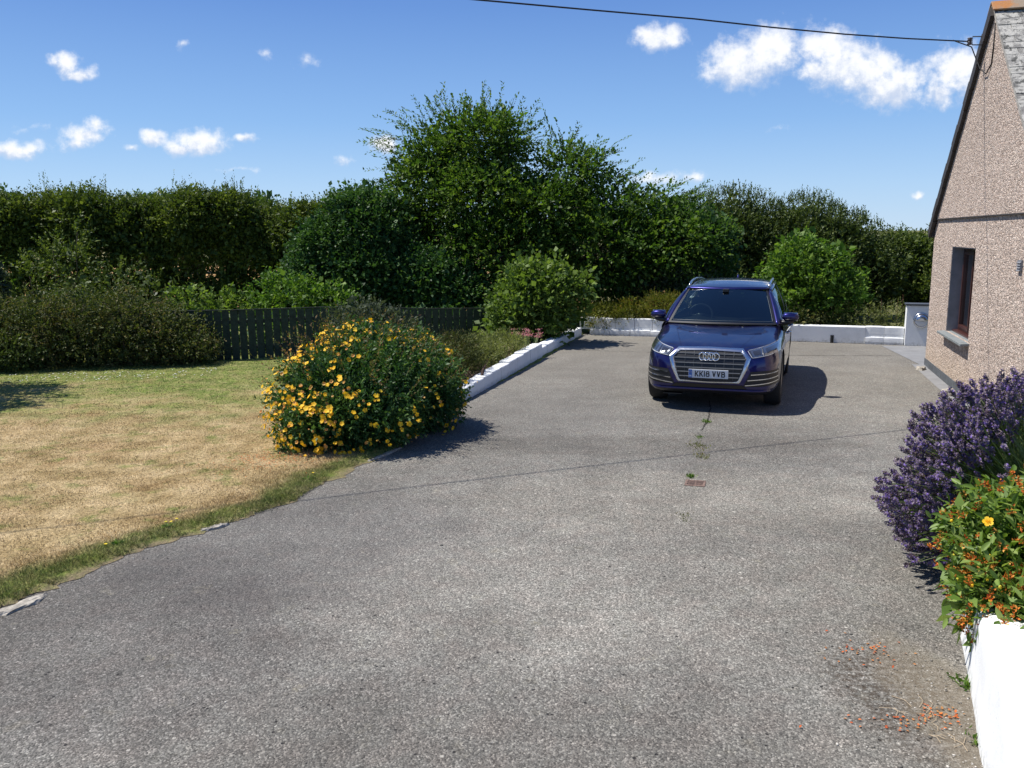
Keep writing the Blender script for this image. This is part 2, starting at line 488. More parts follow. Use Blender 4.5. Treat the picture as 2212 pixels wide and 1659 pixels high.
# leaves
M['lf_tree'] = leafmat('elm leaf', [(.028, .062, .012), (.050, .105, .018), (.085, .155, .025), (.155, .225, .038)], .42, .40)
M['lf_dark'] = leafmat('dark green leaf', [(.020, .054, .016), (.036, .090, .024), (.062, .130, .034), (.10, .175, .048)], .40, .25)
M['lf_ever'] = leafmat('olive evergreen leaf', [(.036, .056, .016), (.062, .092, .024), (.098, .134, .034), (.15, .19, .055)], .42, .22)
M['lf_hedge'] = leafmat('privet leaf', [(.038, .064, .014), (.068, .102, .020), (.110, .150, .030), (.18, .22, .05)], .42, .28)
M['lf_bright'] = leafmat('fresh green leaf', [(.050, .110, .016), (.080, .160, .022), (.12, .21, .032), (.18, .27, .05)], .42, .35)
M['lf_bed'] = leafmat('light green leaf', [(.055, .098, .018), (.095, .155, .028), (.145, .215, .042), (.21, .29, .07)], .45, .35)
M['lf_yellow'] = leafmat('yellow green sprig', [(.07, .09, .012), (.12, .14, .018), (.17, .18, .026), (.20, .12, .035)], .6, .3, 3)
M['lf_coton'] = leafmat('cotoneaster leaf', [(.036, .056, .015), (.068, .094, .024), (.115, .130, .038), (.165, .125, .056)], .5, .25, 1.6)
M['lf_hyper'] = leafmat('hypericum leaf', [(.022, .062, .022), (.040, .100, .030), (.070, .145, .040), (.12, .19, .05)], .38, .28, 2)
M['lf_hyper_brown'] = leafmat('hypericum shoot', [(.05, .07, .02), (.09, .10, .03), (.15, .10, .045), (.20, .12, .06)], .5, .3, 2)
M['lf_grey'] = leafmat('grey green leaf', [(.045, .062, .038), (.070, .092, .055), (.10, .12, .07)], .6, .2, 2)
M['lf_heather'] = leafmat('heathery sprig', [(.030, .045, .012), (.055, .070, .018), (.085, .10, .025), (.10, .075, .03)], .6, .2, 3)
M['lf_bedlow'] = leafmat('soft bed plant', [(.08, .10, .035), (.13, .15, .05), (.20, .22, .08), (.26, .27, .12)], .6, .35, 3)
M['lf_mound'] = leafmat('broad bright leaf', [(.075, .135, .024), (.12, .20, .036), (.18, .27, .055), (.28, .36, .11)], .33, .32, 5, .5)
M['lf_lav'] = leafmat('lavender foliage', [(.065, .12, .025), (.10, .17, .04), (.17, .24, .075)], .6, .25, 3)
M['lav_stem'] = leafmat('lavender stem', [(.13, .20, .06), (.22, .29, .11), (.33, .37, .20)], .6, .15, 3)
M['lav_flower'] = leafmat('lavender bloom', [(.085, .060, .085), (.19, .145, .185), (.33, .28, .31), (.20, .14, .27), (.24, .15, .56), (.40, .35, .38)], .7, .2, 9)
M['petal'] = leafmat('yellow petal', [(.80, .42, .015), (.88, .52, .02), (.90, .60, .05)], .5, .25, 3)
M['petal_old'] = leafmat('faded petal', [(.60, .26, .08), (.70, .40, .10), (.74, .52, .22)], .6, .25, 3)
M['petal_orange'] = leafmat('orange petal', [(.36, .06, .015), (.55, .12, .02), (.68, .26, .05), (.70, .40, .10)], .6, .25, 12)
M['bud'] = leafmat('yellow bud', [(.55, .50, .06), (.72, .60, .06), (.80, .55, .03)], .5, .2, 5)
M['pink'] = leafmat('pink petal', [(.35, .10, .15), (.52, .20, .26), (.62, .34, .36)], .6, .25, 8)
M['daisy'] = simple('daisy petal', (.75, .75, .70), .6)
M['litter'] = leafmat('fallen petal', [(.42, .08, .02), (.55, .14, .03), (.42, .22, .08), (.30, .13, .05)], .7, .1, 8)
M['stone'] = leafmat('loose stone', [(.10, .095, .085), (.20, .185, .16), (.34, .31, .26), (.55, .52, .46)], .8, 0, 8)


# ------------------------------------------------------------------ object helpers
def tag(o, label=None, cat=None, group=None, kind=None):
    if label: o['label'] = label
    if cat: o['category'] = cat
    if group: o['group'] = group
    if kind: o['kind'] = kind
    return o


def empty(name, loc=(0, 0, 0), rz=0.0):
    o = bpy.data.objects.new(name, None)
    COL.objects.link(o); o.location = loc; o.rotation_euler = (0, 0, rz)
    o.empty_display_size = .2
    return o


def link(name, me, material, parent=None, smooth=False, world=False):
    if isinstance(material, (list, tuple)):
        for m_ in material: me.materials.append(m_)
    elif material is not None:
        me.materials.append(material)
    o = bpy.data.objects.new(name, me); COL.objects.link(o)
    if smooth: me.polygons.foreach_set('use_smooth', [True] * len(me.polygons))
    if parent is not None:
        o.parent = parent
        if world:
            q = parent.matrix_basis.inverted()
            o.matrix_basis = q
    return o


def np_mesh(name, V, quads=None, tris=None, smooth=False):
    me = bpy.data.meshes.new(name)
    V = np.asarray(V, dtype=np.float32)
    nq = 0 if quads is None else len(quads); nt_ = 0 if tris is None else len(tris)
    me.vertices.add(len(V)); me.vertices.foreach_set('co', V.ravel())
    loops = []
    if nq: loops.append(np.asarray(quads, np.int32).ravel())
    if nt_: loops.append(np.asarray(tris, np.int32).ravel())
    L = np.concatenate(loops)
    me.loops.add(len(L)); me.loops.foreach_set('vertex_index', L)
    me.polygons.add(nq + nt_)
    st = np.concatenate([np.arange(nq) * 4, nq * 4 + np.arange(nt_) * 3]).astype(np.int32)
    me.polygons.foreach_set('loop_start', st)
    if smooth: me.polygons.foreach_set('use_smooth', np.ones(nq + nt_, bool))
    me.update(calc_edges=True)
    return me


class MB:
    """collects plain geometry for ONE mesh"""
    def __init__(s): s.v = []; s.f = []

    def add(s, vs, fs):
        k = len(s.v); s.v += [tuple(map(float, p)) for p in vs]; s.f += [tuple(i + k for i in q) for q in fs]

    def box(s, c, size, rz=0.0, jit=0.0):
        cx, cy, cz = c; sx, sy, sz = [q / 2 for q in size]; ca, sa = math.cos(rz), math.sin(rz)
        vs = []
        for dz in (-sz, sz):
            for dx, dy in ((-sx, -sy), (sx, -sy), (sx, sy), (-sx, sy)):
                jx, jy, jz = [random.uniform(-jit, jit) for _ in range(3)]
                vs.append((cx + dx * ca - dy * sa + jx, cy + dx * sa + dy * ca + jy, cz + dz + jz))
        s.add(vs, [(0, 3, 2, 1), (4, 5, 6, 7), (0, 1, 5, 4), (1, 2, 6, 5), (2, 3, 7, 6), (3, 0, 4, 7)])

    def obox(s, o, ax, ay, az):
        """box from a corner and three edge vectors"""
        o, ax, ay, az = map(Vector, (o, ax, ay, az))
        vs = [o, o + ax, o + ax + ay, o + ay, o + az, o + ax + az, o + ax + ay + az, o + ay + az]
        s.add(vs, [(0, 3, 2, 1), (4, 5, 6, 7), (0, 1, 5, 4), (1, 2, 6, 5), (2, 3, 7, 6), (3, 0, 4, 7)])

    def tube(s, pts, rad, n=6, cap=True):
        pts = [Vector(p) for p in pts]
        if not isinstance(rad, (list, tuple)): rad = [rad] * len(pts)
        rings = []
        for i, p in enumerate(pts):
            d = (pts[min(i + 1, len(pts) - 1)] - pts[max(i - 1, 0)])
            d = d.normalized() if d.length > 1e-9 else Vector((0, 0, 1))
            a = d.cross(Vector((0, 0, 1)) if abs(d.z) < .9 else Vector((1, 0, 0))).normalized(); b = d.cross(a)
            rings.append([p + (a * math.cos(t) + b * math.sin(t)) * rad[i] for t in [2 * math.pi * k / n for k in range(n)]])
        vs = [q for r_ in rings for q in r_]; fs = []
        for i in range(len(pts) - 1):
            for k in range(n):
                k2 = (k + 1) % n
                fs.append((i * n + k, i * n + k2, (i + 1) * n + k2, (i + 1) * n + k))
        if cap:
            fs.append(tuple(range(n))[::-1]); fs.append(tuple((len(pts) - 1) * n + k for k in range(n)))
        s.add(vs, fs)

    def lathe(s, prof, n=32, axis='x', c=(0, 0, 0)):
        """prof: (along, radius)"""
        vs = []
        for (a, r_) in prof:
            for k in range(n):
                t = 2 * math.pi * k / n; u_, w_ = r_ * math.cos(t), r_ * math.sin(t)
                p = {'x': (a, u_, w_), 'y': (u_, a, w_), 'z': (u_, w_, a)}[axis]
                vs.append((p[0] + c[0], p[1] + c[1], p[2] + c[2]))
        fs = []
        for i in range(len(prof) - 1):
            for k in range(n):
                k2 = (k + 1) % n
                fs.append((i * n + k, i * n + k2, (i + 1) * n + k2, (i + 1) * n + k))
        s.add(vs, fs)

    def build(s, name, material, parent=None, smooth=False, bevel=0.0, world=False, sub=0, angle=None):
        me = bpy.data.meshes.new(name); me.from_pydata(s.v, [], s.f); me.update()
        bm = bmesh.new(); bm.from_mesh(me); bmesh.ops.recalc_face_normals(bm, faces=bm.faces); bm.to_mesh(me); bm.free()
        o = link(name, me, material, parent, smooth, world)
        if bevel:
            b = o.modifiers.new('bevel', 'BEVEL'); b.width = bevel; b.segments = 2; b.limit_method = 'ANGLE'; b.angle_limit = R(35)
        if sub:
            q = o.modifiers.new('sub', 'SUBSURF'); q.levels = sub; q.render_levels = sub
        return o


# ------------------------------------------------------------------ foliage helpers
def unit(a):
    return a / np.maximum(np.linalg.norm(a, axis=-1, keepdims=True), 1e-9)


def rdir(n):
    return unit(RNG.normal(size=(n, 3)))


def leaves(P, D, L, Wd, up=None, rich=False, cup=.18, flat=.5):
    """leaf blades: base P, axis D, length L, width Wd -> (verts, quads). rich = two halves folded on the midrib"""
    n = len(P); D = unit(D)
    N = rdir(n)
    if up is not None: N = unit(N * (1 - flat) + np.asarray(up) * flat)
    S = unit(np.cross(D, N)); N = np.cross(S, D)
    L = np.broadcast_to(np.asarray(L, float), (n,))[:, None]; Wd = np.broadcast_to(np.asarray(Wd, float), (n,))[:, None]
    if not rich:
        V = np.stack([P, P + D * L * .45 + S * Wd * .5 + N * L * cup * .5, P + D * L, P + D * L * .45 - S * Wd * .5 + N * L * cup * .5], 1)
        Q = np.arange(n * 4).reshape(n, 4)
        return V.reshape(-1, 3), Q
    droop = -N * L * cup
    V = np.stack([P,
                  P + D * L * .30 + S * Wd * .46 + N * Wd * .16,
                  P + D * L * .68 + S * Wd * .38 + N * Wd * .12 + droop * .4,
                  P + D * L + droop,
                  P + D * L * .68 - S * Wd * .38 + N * Wd * .12 + droop * .4,
                  P + D * L * .30 - S * Wd * .46 + N * Wd * .16], 1)
    b = (np.arange(n) * 6)[:, None]
    Q = np.concatenate([b + np.array([0, 1, 2, 3]), b + np.array([0, 3, 4, 5])], 0)
    return V.reshape(-1, 3), Q


def twigs(B, D, length, k, leaf, width, droop=.0, spread=.9, rich=False, cup=.15, start=.1, flat=.45, paired=True, lup=(0, 0, 1)):
    """leaves set alternately along twigs; returns verts, quads and the twig paths"""
    n = len(B); D = unit(D)
    length = np.broadcast_to(np.asarray(length, float), (n,))
    side = unit(np.cross(D, rdir(n)))
    t = np.linspace(start, 1.0, k)[None, :, None]
    Ln = length[:, None, None]
    path = B[:, None, :] + D[:, None, :] * t * Ln
    path[:, :, 2] -= droop * (t[:, :, 0] ** 2) * length[:, None]
    path += RNG.normal(scale=.012, size=path.shape) * Ln
    sg = np.where((np.arange(k) % 2) == 0, 1.0, -1.0)[None, :, None]
    ld = D[:, None, :] * (1.0) + side[:, None, :] * sg * spread + RNG.normal(scale=.28, size=(n, k, 3))
    ld[:, :, 2] -= droop * .6
    s = leaf * RNG.uniform(.65, 1.25, size=(n, k)) * np.where(np.arange(k) == k - 1, 1.1, 1.0)[None, :]
    V, Q = leaves(path.reshape(-1, 3), ld.reshape(-1, 3), s.ravel(), s.ravel() * width, up=np.array(lup), rich=rich, cup=cup, flat=flat)
    return V, Q, path


def merge(parts):
    Vs, Qs, k = [], [], 0
    for V, Q in parts:
        Vs.append(V); Qs.append(Q + k); k += len(V)
    return np.concatenate(Vs), np.concatenate(Qs)


def sphere_pts(n, blob, lo=.55, hi=1.0, top=None, zmin=None):
    """points + outward directions spread over an ellipsoid shell"""
    cx, cy, cz, rx, ry, rz = blob[:6]
    d = rdir(n)
    if top is not None: d[:, 2] = np.abs(d[:, 2]) * np.where(RNG.random(n) < top, 1, -1)
    r_ = (RNG.random(n) * (hi ** 3 - lo ** 3) + lo ** 3) ** (1 / 3)
    # lumpy surface
    lump = 1 + .10 * np.sin(d[:, 0] * 7 + cx * 3) * np.cos(d[:, 2] * 6 + cy) + .07 * np.sin(d[:, 1] * 11 + cz * 5)
    P = np.array([cx, cy, cz]) + d * (r_ * lump)[:, None] * np.array([rx, ry, rz])
    if zmin is not None:
        keep = P[:, 2] > zmin
        P, d = P[keep], d[keep]
    return P, d


def limb_path(a, b, wob=.12, n=7, sag=0.0):
    a, b = Vector(a), Vector(b); L = (b - a).length
    out = []
    o1 = Vector([random.uniform(-1, 1) for _ in range(3)]) * wob * L
    for i in range(n):
        t = i / (n - 1)
        p = a.lerp(b, t) + o1 * math.sin(t * math.pi) * .6
        p += Vector([random.uniform(-1, 1) for _ in range(3)]) * wob * .12 * L * math.sin(t * math.pi)
        p.z += math.sin(t * math.pi) * sag * L
        out.append(p)
    return out


def plant(name, label, cat, base, crown_parts, crown_name, crown_mat, stems, stem_name='trunk', stem_mat=None, group=None):
    """crown + woody parts under one empty. stems: list of (points, radii)"""
    root = empty(name, base)
    tag(root, label, cat, group)
    V, Q = merge(crown_parts)
    me = np_mesh(crown_name, V - np.array(base), Q)
    link(crown_name, me, crown_mat, root)
    if stems:
        mb = MB()
        for pts, rad in stems:
            mb.tube([Vector(p) - Vector(base) for p in pts], rad, 7)
        mb.build(stem_name, stem_mat or M['bark'], root, smooth=True)
    return root


def extra_part(root, base, name, parts, material):
    V, Q = merge(parts)
    return link(name, np_mesh(name, V - np.array(base), Q), material, root)


UP = np.array([0, 0, 1.0])


DENS, LEAF = 4.7, 1.06


def crown(blobs, density, leaf, width, tlen, k, up=.5, droop=.2, lo=.5, hi=1.02, rich=False, spread=.9, inner=.35, zmin=None, flat=.45, gap=0.0, seed=0):
    """fill blobs with twigs; density = twigs per m2 of blob surface"""
    parts = []
    for bi, b in enumerate(blobs):
        rx, ry, rz = b[3:6]
        area = 4 * math.pi * ((rx * ry) ** 1.6 / 3 + (rx * rz) ** 1.6 / 3 + (ry * rz) ** 1.6 / 3) ** (1 / 1.6)
        n = max(6, int(area * density * DENS * (b[6] if len(b) > 6 else 1)))
        P, d = sphere_pts(n, b, lo, hi, zmin=zmin)
        if b[1] > 17:   # the backs of far crowns carry fewer leaves
            keep = (d[:, 1] < .35) | (RNG.random(len(d)) < .35)
            P, d = P[keep], d[keep]
        if gap > 0:  # clumps and gaps
            f = np.sin(P[:, 0] * 3.1 + bi) * np.sin(P[:, 1] * 2.7 + bi * 2) + np.sin(P[:, 2] * 3.7 + bi * 1.3) * np.cos(P[:, 0] * 2.3)
            keep = (f + RNG.normal(scale=.35, size=len(f))) > (gap - 1)
            P, d = P[keep], d[keep]
        if not len(P): continue
        D = unit(d + UP * up + RNG.normal(scale=.35, size=d.shape))
        ln = tlen * RNG.uniform(.55, 1.3, size=len(P))
        V, Q, _ = twigs(P - D * ln[:, None] * .4, D, ln, k, leaf * LEAF, width, droop, spread, rich, flat=flat)
        parts.append((V, Q))
        if inner > 0:
            far_ = b[1] > 17
            m_ = int(n * inner * (.95 if far_ else 1.1))
            P, d = sphere_pts(m_, b, .05, .66, zmin=zmin)
            V, Q, _ = twigs(P, unit(d + rdir(len(P)) * .6), tlen, max(3, k // 2), leaf * (1.8 if far_ else 1.4), width * 1.2, droop, spread)
            parts.append((V, Q))
    return parts


def shoots(n, xr, yr, zfun, length, k, leaf, width, lean=.18, spread=.55, lim=None):
    x = RNG.uniform(*xr, size=n); y = RNG.uniform(*yr, size=n)
    z = np.array([zfun(a, b) for a, b in zip(x, y)])
    D = unit(np.stack([RNG.normal(scale=lean, size=n), RNG.normal(scale=lean, size=n), np.ones(n)], 1))
    ln = length * RNG.uniform(.35, 1.25, size=n)
    V, Q, _ = twigs(np.stack([x, y, z], 1), D, ln, k, leaf, width, 0, spread)
    return V, Q

# ================================================================== SETTING
def sheet(name, pts, z, material, thick=0.0, kind='structure'):
    me = bpy.data.meshes.new(name)
    me.from_pydata([(x, y, z) for x, y in pts], [], [tuple(range(len(pts)))])
    me.update()
    if me.polygons[0].normal.z < 0: me.flip_normals()
    o = link(name, me, material)
    o['kind'] = kind
    return o


ground = sheet('ground', [(-4000, -60), (4000, -60), (4000, 9000), (-4000, 9000)], -0.12, M['ground'])
sheet('field', [(-60, 27), (3, 27.5), (3, 75), (-70, 70)], -0.10, M['straw'])

# edge between lawn and drive
EDGE = [(-6.4, -1.0), (-5.2, 1.5), (-4.2, 3.6), (-3.42, 5.25), (-3.28, 5.52), (-3.03, 6.14), (-2.81, 6.52), (-2.52, 6.82), (-2.23, 7.23), (-1.99, 7.59),
        (-1.86, 8.14), (-1.68, 8.69), (-1.36, 9.33), (-1.17, 10.06), (-1.06, 10.9), (-0.95, 11.6)]
WALL_A = Vector((-0.95, 11.45, 0)); WALL_B = Vector((1.78, 20.60, 0))
WD = (WALL_B - WALL_A).normalized(); WN = Vector((WD.y, -WD.x, 0))   # WN points to the drive
BW_A = WALL_B.copy(); BW_B = Vector((8.35, 18.17, 0))
BD = (BW_B - BW_A).normalized(); BN = Vector((BD.y, -BD.x, 0))       # towards the drive
GC = Vector((7.5, 15.4, 0)); GD = Vector((-.282, -.959, 0)).normalized(); GN = Vector((GD.y, -GD.x, 0))  # gable far corner, along, outwards
if GN.x > 0: GN = -GN


def edge_x(y):
    for (x0, y0), (x1, y1) in zip(EDGE[:-1], EDGE[1:]):
        if y <= y1:
            return x0 + (x1 - x0) * (y - y0) / (y1 - y0)
    return WALL_A.x + (y - WALL_A.y) * WD.x / WD.y


# the tarmac drive
dp = [(-8, -14), (12, -14), (12, 7), (6.0, 9.0)] + [(GC.x + .15, GC.y + .3), (8.9, 17.9), (BW_B.x, BW_B.y + .15), (BW_A.x, BW_A.y + .15), (WALL_A.x - .1, WALL_A.y)] + \
     [(x - .35, y) for x, y in EDGE[::-1]]
sheet('drive', dp, 0.0, M['asphalt'])

# lawn: rows that start on the (ragged) edge
rows, cols_d = [], [0, .03, .07, .12, .2, .3, .42, .6, .85, 1.2, 1.7, 2.4, 3.3, 4.5, 6, 8, 11, 15, 22, 34]
ys = np.concatenate([np.arange(-1.0, 3.6, .12), np.arange(3.6, 11.5, .04), np.arange(11.5, 21.5, .25), [24.0, 27.0]])
LV, Lver, Lbare = [], [], []
jx = 0
for y in ys:
    jx = .72 * jx + RNG.normal(scale=.024)
    ex = edge_x(y) + jx + .03 * math.sin(y * 2.3) * (y < 11)
    sh = .5 + .5 * math.sin(y * 1.7 + 1) * math.sin(y * .9)
    for d in cols_d:
        z = .004 + min(d, .10) * .28 + (.004 * math.sin(ex * 9 + d * 13 + y * 7) if d > 0 else 0)
        LV.append((ex - d, y, z))
        wv = .52 + .30 * sh
        Lver.append(max(0.0, 1 - max(0, d - .06) / wv) if y < 9.8 else max(0.0, 1 - d / .9))
        Lbare.append(max(0.0, 1 - d / (.05 + .07 * sh)) if y < 11 else 0)
nc = len(cols_d); LQ = []
for i in range(len(ys) - 1):
    for j in range(nc - 1):
        a = i * nc + j
        LQ.append((a, a + nc, a + nc + 1, a + 1))
me = np_mesh('lawn', LV, LQ)
for nm_, dat in (('verge', Lver), ('bare', Lbare)):
    at = me.attributes.new(nm_, 'FLOAT', 'POINT'); at.data.foreach_set('value', np.array(dat, np.float32))
lawn = link('lawn', me, M['lawn']); lawn['kind'] = 'structure'
if me.polygons[0].normal.z < 0: me.flip_normals()

# grass blades
def blades(n, yr, dmax, hgt, wid, tuft=1.0, vergeonly=False, ppow=1.0):
    y = RNG.uniform(yr[0], yr[1], n); d = RNG.random(n) ** ppow * dmax + .01
    ex = np.array([edge_x(q) for q in y]) - d
    sh = .5 + .5 * np.sin(y * 1.7 + 1) * np.sin(y * .9)
    ver = np.clip(1 - np.maximum(0, d - .06) / (.52 + .30 * sh), 0, 1)
    keep = np.ones(n, bool)
    if vergeonly: keep = RNG.random(n) < ver * 1.3
    # inside the view (plus a margin), not under the shrub
    keep &= (ex > -y * .62 - 1.2)
    y, ex, d, ver = y[keep], ex[keep], d[keep], ver[keep]; n = len(y)
    P = np.stack([ex, y, np.full(n, .004) + np.minimum(d, .1) * .28], 1)
    lean = RNG.normal(scale=.55, size=(n, 2))
    D = unit(np.stack([lean[:, 0], lean[:, 1], np.ones(n)], 1))
    L = hgt * RNG.uniform(.4, 1.3, n) * (.7 + .6 * ver)
    S = unit(np.cross(D, rdir(n)))
    w = wid * RNG.uniform(.6, 1.3, n)
    tip = P + D * L[:, None] + np.stack([lean[:, 0], lean[:, 1], np.zeros(n)], 1) * L[:, None] * .35
    V = np.stack([P - S * w[:, None] / 2, P + S * w[:, None] / 2, tip], 1).reshape(-1, 3)
    return V, np.arange(n * 3).reshape(n, 3), np.repeat(ver, 3)


bs = [blades(90000, (3.6, 10.4), 1.1, .034, .0035, vergeonly=True), blades(200000, (4.6, 11.5), 6.5, .024, .0045, ppow=1.15),
      blades(50000, (11.5, 17.5), 9.5, .026, .009)]
k = 0; Vs, Ts, As = [], [], []
for V, T, A in bs:
    Vs.append(V); Ts.append(T + k); As.append(A); k += len(V)
me = np_mesh('grass', np.concatenate(Vs), None, np.concatenate(Ts))
at = me.attributes.new('verge', 'FLOAT', 'POINT'); at.data.foreach_set('value', np.concatenate(As).astype(np.float32))
gr = link('grass', me, M['blade'])
tag(gr, 'short grass, scorched tan on the lawn and green along the drive edge', 'grass', kind='stuff')

# daisies and yellow weeds in the grass
def flower_dots(n, P, size, petals=6):
    parts = []
    for i in range(petals):
        a = 2 * math.pi * i / petals
        D = np.tile([math.cos(a), math.sin(a), .15], (len(P), 1)) + RNG.normal(scale=.1, size=(len(P), 3))
        parts.append(leaves(P, D, size, size * .7, up=UP, flat=.95, cup=0))
    return merge(parts)


dy = RNG.uniform(14.0, 15.0, 260); dx = -8.8 + RNG.random(260) * 3.6
dP = np.stack([dx, dy + (dx + 8) * .16, np.full(260, .045)], 1)
dP = dP[RNG.random(260) < .5]
V, Q = flower_dots(len(dP), dP, .017)
tag(link('daisies', np_mesh('daisies', V, Q), M['daisy']), 'tiny white daisies speckling the green far end of the lawn', 'daisies', kind='stuff')


def little_yellow(loc, n, label):
    root = empty('dandelion', loc)
    tag(root, label, 'weed', 'yellow flowered weeds in the verge')
    Pb = np.array([[RNG.normal(scale=.05), RNG.normal(scale=.05), .055] for _ in range(n)])
    V, Q = flower_dots(n, Pb, .016, 8)
    link('blossom', np_mesh('blossom', V, Q), M['bud'], root)
    mb = MB()
    for p in Pb:
        mb = MB(); mb.tube([(p[0] * .7, p[1] * .7, 0), tuple(p)], .0018, 4); mb.build('stalk', M['lav_stem'], root)
    D = rdir(14); D[:, 2] = np.abs(D[:, 2]) * .3 + .1
    V, Q = leaves(np.zeros((14, 3)) + [0, 0, .004], D, .06, .018, rich=True)
    link('leaf_rosette', np_mesh('leaf_rosette', V, Q), M['lf_bright'], root)


little_yellow((-2.86, 6.80, .03), 3, 'yellow dandelions in the green verge, the clump with three blooms')
little_yellow((-3.10, 6.42, .03), 1, 'single yellow dandelion in the verge, below and left of the group of three')
little_yellow((-2.02, 8.15, .03), 1, 'single yellow dandelion in the verge closest to the yellow flowered shrub')


# pale broken concrete patches on the lawn edge
def rubble(name, loc, size, label, rz, cat='concrete', mat_=None, group=None, h=.02, seed=0):
    bm = bmesh.new()
    rnd = random.Random(seed)
    nn = 14
    ring0, ring1 = [], []
    for i in range(nn):
        a = 2 * math.pi * i / nn
        r_ = rnd.uniform(.72, 1.1)
        x, y = math.cos(a) * size[0] / 2 * r_, math.sin(a) * size[1] / 2 * r_
        ring0.append(bm.verts.new((x, y, 0))); ring1.append(bm.verts.new((x * .86, y * .86, h * rnd.uniform(.7, 1.1))))
    c = bm.verts.new((0, 0, h * 1.05))
    for i in range(nn):
        j = (i + 1) % nn
        bm.faces.new((ring0[i], ring0[j], ring1[j], ring1[i])); bm.faces.new((ring1[i], ring1[j], c))
    bmesh.ops.subdivide_edges(bm, edges=bm.edges, cuts=1, use_grid_fill=True)
    for v in bm.verts:
        if v.co.z > .002: v.co += Vector([rnd.uniform(-1, 1) * .004 for _ in range(3)])
    bmesh.ops.recalc_face_normals(bm, faces=bm.faces)
    me = bpy.data.meshes.new(name); bm.to_mesh(me); bm.free()
    o = link(name, me, mat_ or M['pale_concrete']); o.location = loc; o.rotation_euler = (0, 0, rz)
    tag(o, label, cat, group)
    return o


rubble('concrete_patch', (-3.26, 5.36, .001), (.44, .12), 'pale broken concrete patch on the lawn edge, at the left side of the photo', 1.1, seed=1)
rubble('concrete_patch', (-2.50, 6.86, .001), (.26, .09), 'small pale concrete patch on the lawn edge, halfway along the verge', .75, seed=2)
rubble('concrete_patch', (-1.42, 9.22, .001), (.75, .07), 'thin pale concrete kerb remnant where the drive meets the yellow flowered shrub', 1.15, seed=3)
rubble('concrete_patch', (7.17, 14.85, .003), (.34, .16), 'white painted stone lump at the far foot of the house corner', 1.0, seed=4, h=.05)
rubble('concrete_patch', (6.45, 12.45, .003), (.26, .2), 'white stone lump at the house foot behind the lavender', .6, seed=5, h=.09)

# ------------------------------------------------------------------ white walls
def block_wall(root, name, A, Dr, N, s0, s1, z1fun, thick, blen, gap=.010, z0=0.0, off=0.0, rough=.012):
    """a run of whitewashed blocks with slightly different heights; one mesh"""
    bm = bmesh.new()
    s = s0
    rnd = random.Random(int(s0 * 100) + 7)
    while s < s1 - .05:
        e = min(s1, s + blen * rnd.uniform(.9, 1.1))
        zt = z1fun((s + e) / 2) + rnd.uniform(-rough, rough)
        o0 = off + rnd.uniform(-rough, rough) * .7
        n = 5; m_ = 3
        # block as grid top and front for wobble
        def P(sv, nv, z):
            p = A + Dr * sv + N * (o0 - nv)
            return (p.x, p.y, z)
        prof = [(0, z0), (-.004, z0 + (zt - z0) * .33), (0, z0 + (zt - z0) * .66), (.004, zt - .012), (.016, zt), (thick * .5, zt + .004), (thick - .014, zt), (thick, zt - .014), (thick, z0)]
        rings = []
        for i in range(n):
            sv = s + gap / 2 + (e - s - gap) * i / (n - 1)
            ed = .006 if i in (0, n - 1) else 0
            rings.append([bm.verts.new(P(sv, nv + (ed if q < 4 else -ed if q > 6 else 0) + rnd.uniform(-.0007, .0007), z - (ed if q > 2 and q < 8 else 0) + rnd.uniform(-.0008, .0008))) for q, (nv, z) in enumerate(prof)])
        for i in range(n - 1):
            for q in range(len(prof) - 1):
                bm.faces.new((rings[i][q], rings[i + 1][q], rings[i + 1][q + 1], rings[i][q + 1]))
        bm.faces.new(rings[0]); bm.faces.new(rings[-1][::-1])
        s = e
    bmesh.ops.recalc_face_normals(bm, faces=bm.faces)
    me = bpy.data.meshes.new(name); bm.to_mesh(me); bm.free()
    return link(name, me, M['white_paint'], root)


def rooted(name, loc, label, cat, group=None):
    r_ = empty(name, loc); tag(r_, label, cat, group)
    return r_


bed_wall = rooted('garden_wall', (0, 0, 0), 'low white painted block wall running back along the flower bed beside the drive', 'garden wall')
block_wall(bed_wall, 'block_course', WALL_A, WD, WN, -.9, 5.45, lambda s: .155 + .026 * s, .21, .46, gap=.006, rough=.008)
block_wall(bed_wall, 'block_course', WALL_A, WD, WN, 5.47, 9.3, lambda s: .195, .24, .5, off=-.03, gap=.006, rough=.008)

back_wall = rooted('garden_wall', (0, 0, 0), 'white painted block wall across the far end of the drive, behind the car', 'garden wall')
block_wall(back_wall, 'block_course', BW_A, BD, BN, .12, 2.9, lambda s: .135, .30, .48, off=.07)
block_wall(back_wall, 'block_course', BW_A, BD, BN, -.15, 2.9, lambda s: .40, .20, .46, z0=.125)
mb = MB()
p0 = BW_A + BD * 2.9 - BN * .2
mb.obox(p0, BD * 3.35, BN * .26, (0, 0, .365))
o = mb.build('plain_run', M['white_paint'], back_wall, bevel=.014)
block_wall(back_wall, 'block_course', BW_A, BD, BN, 6.25, 7.02, lambda s: .375, .2, .38, z0=.15, gap=.004, off=.045, rough=.004)
block_wall(back_wall, 'block_course', BW_A, BD, BN, 6.25, 7.02, lambda s: .155, .3, .38, off=.085, gap=.004, rough=.004)
mb = MB(); q = BW_A + BD * 5.58 + BN * .065
mb.tube([(q.x, q.y, .0), (q.x, q.y, .17)], .035, 10)
o = mb.build('drain_pipe', M['cable']); tag(o, 'short black pipe stub standing against the white back wall', 'pipe')

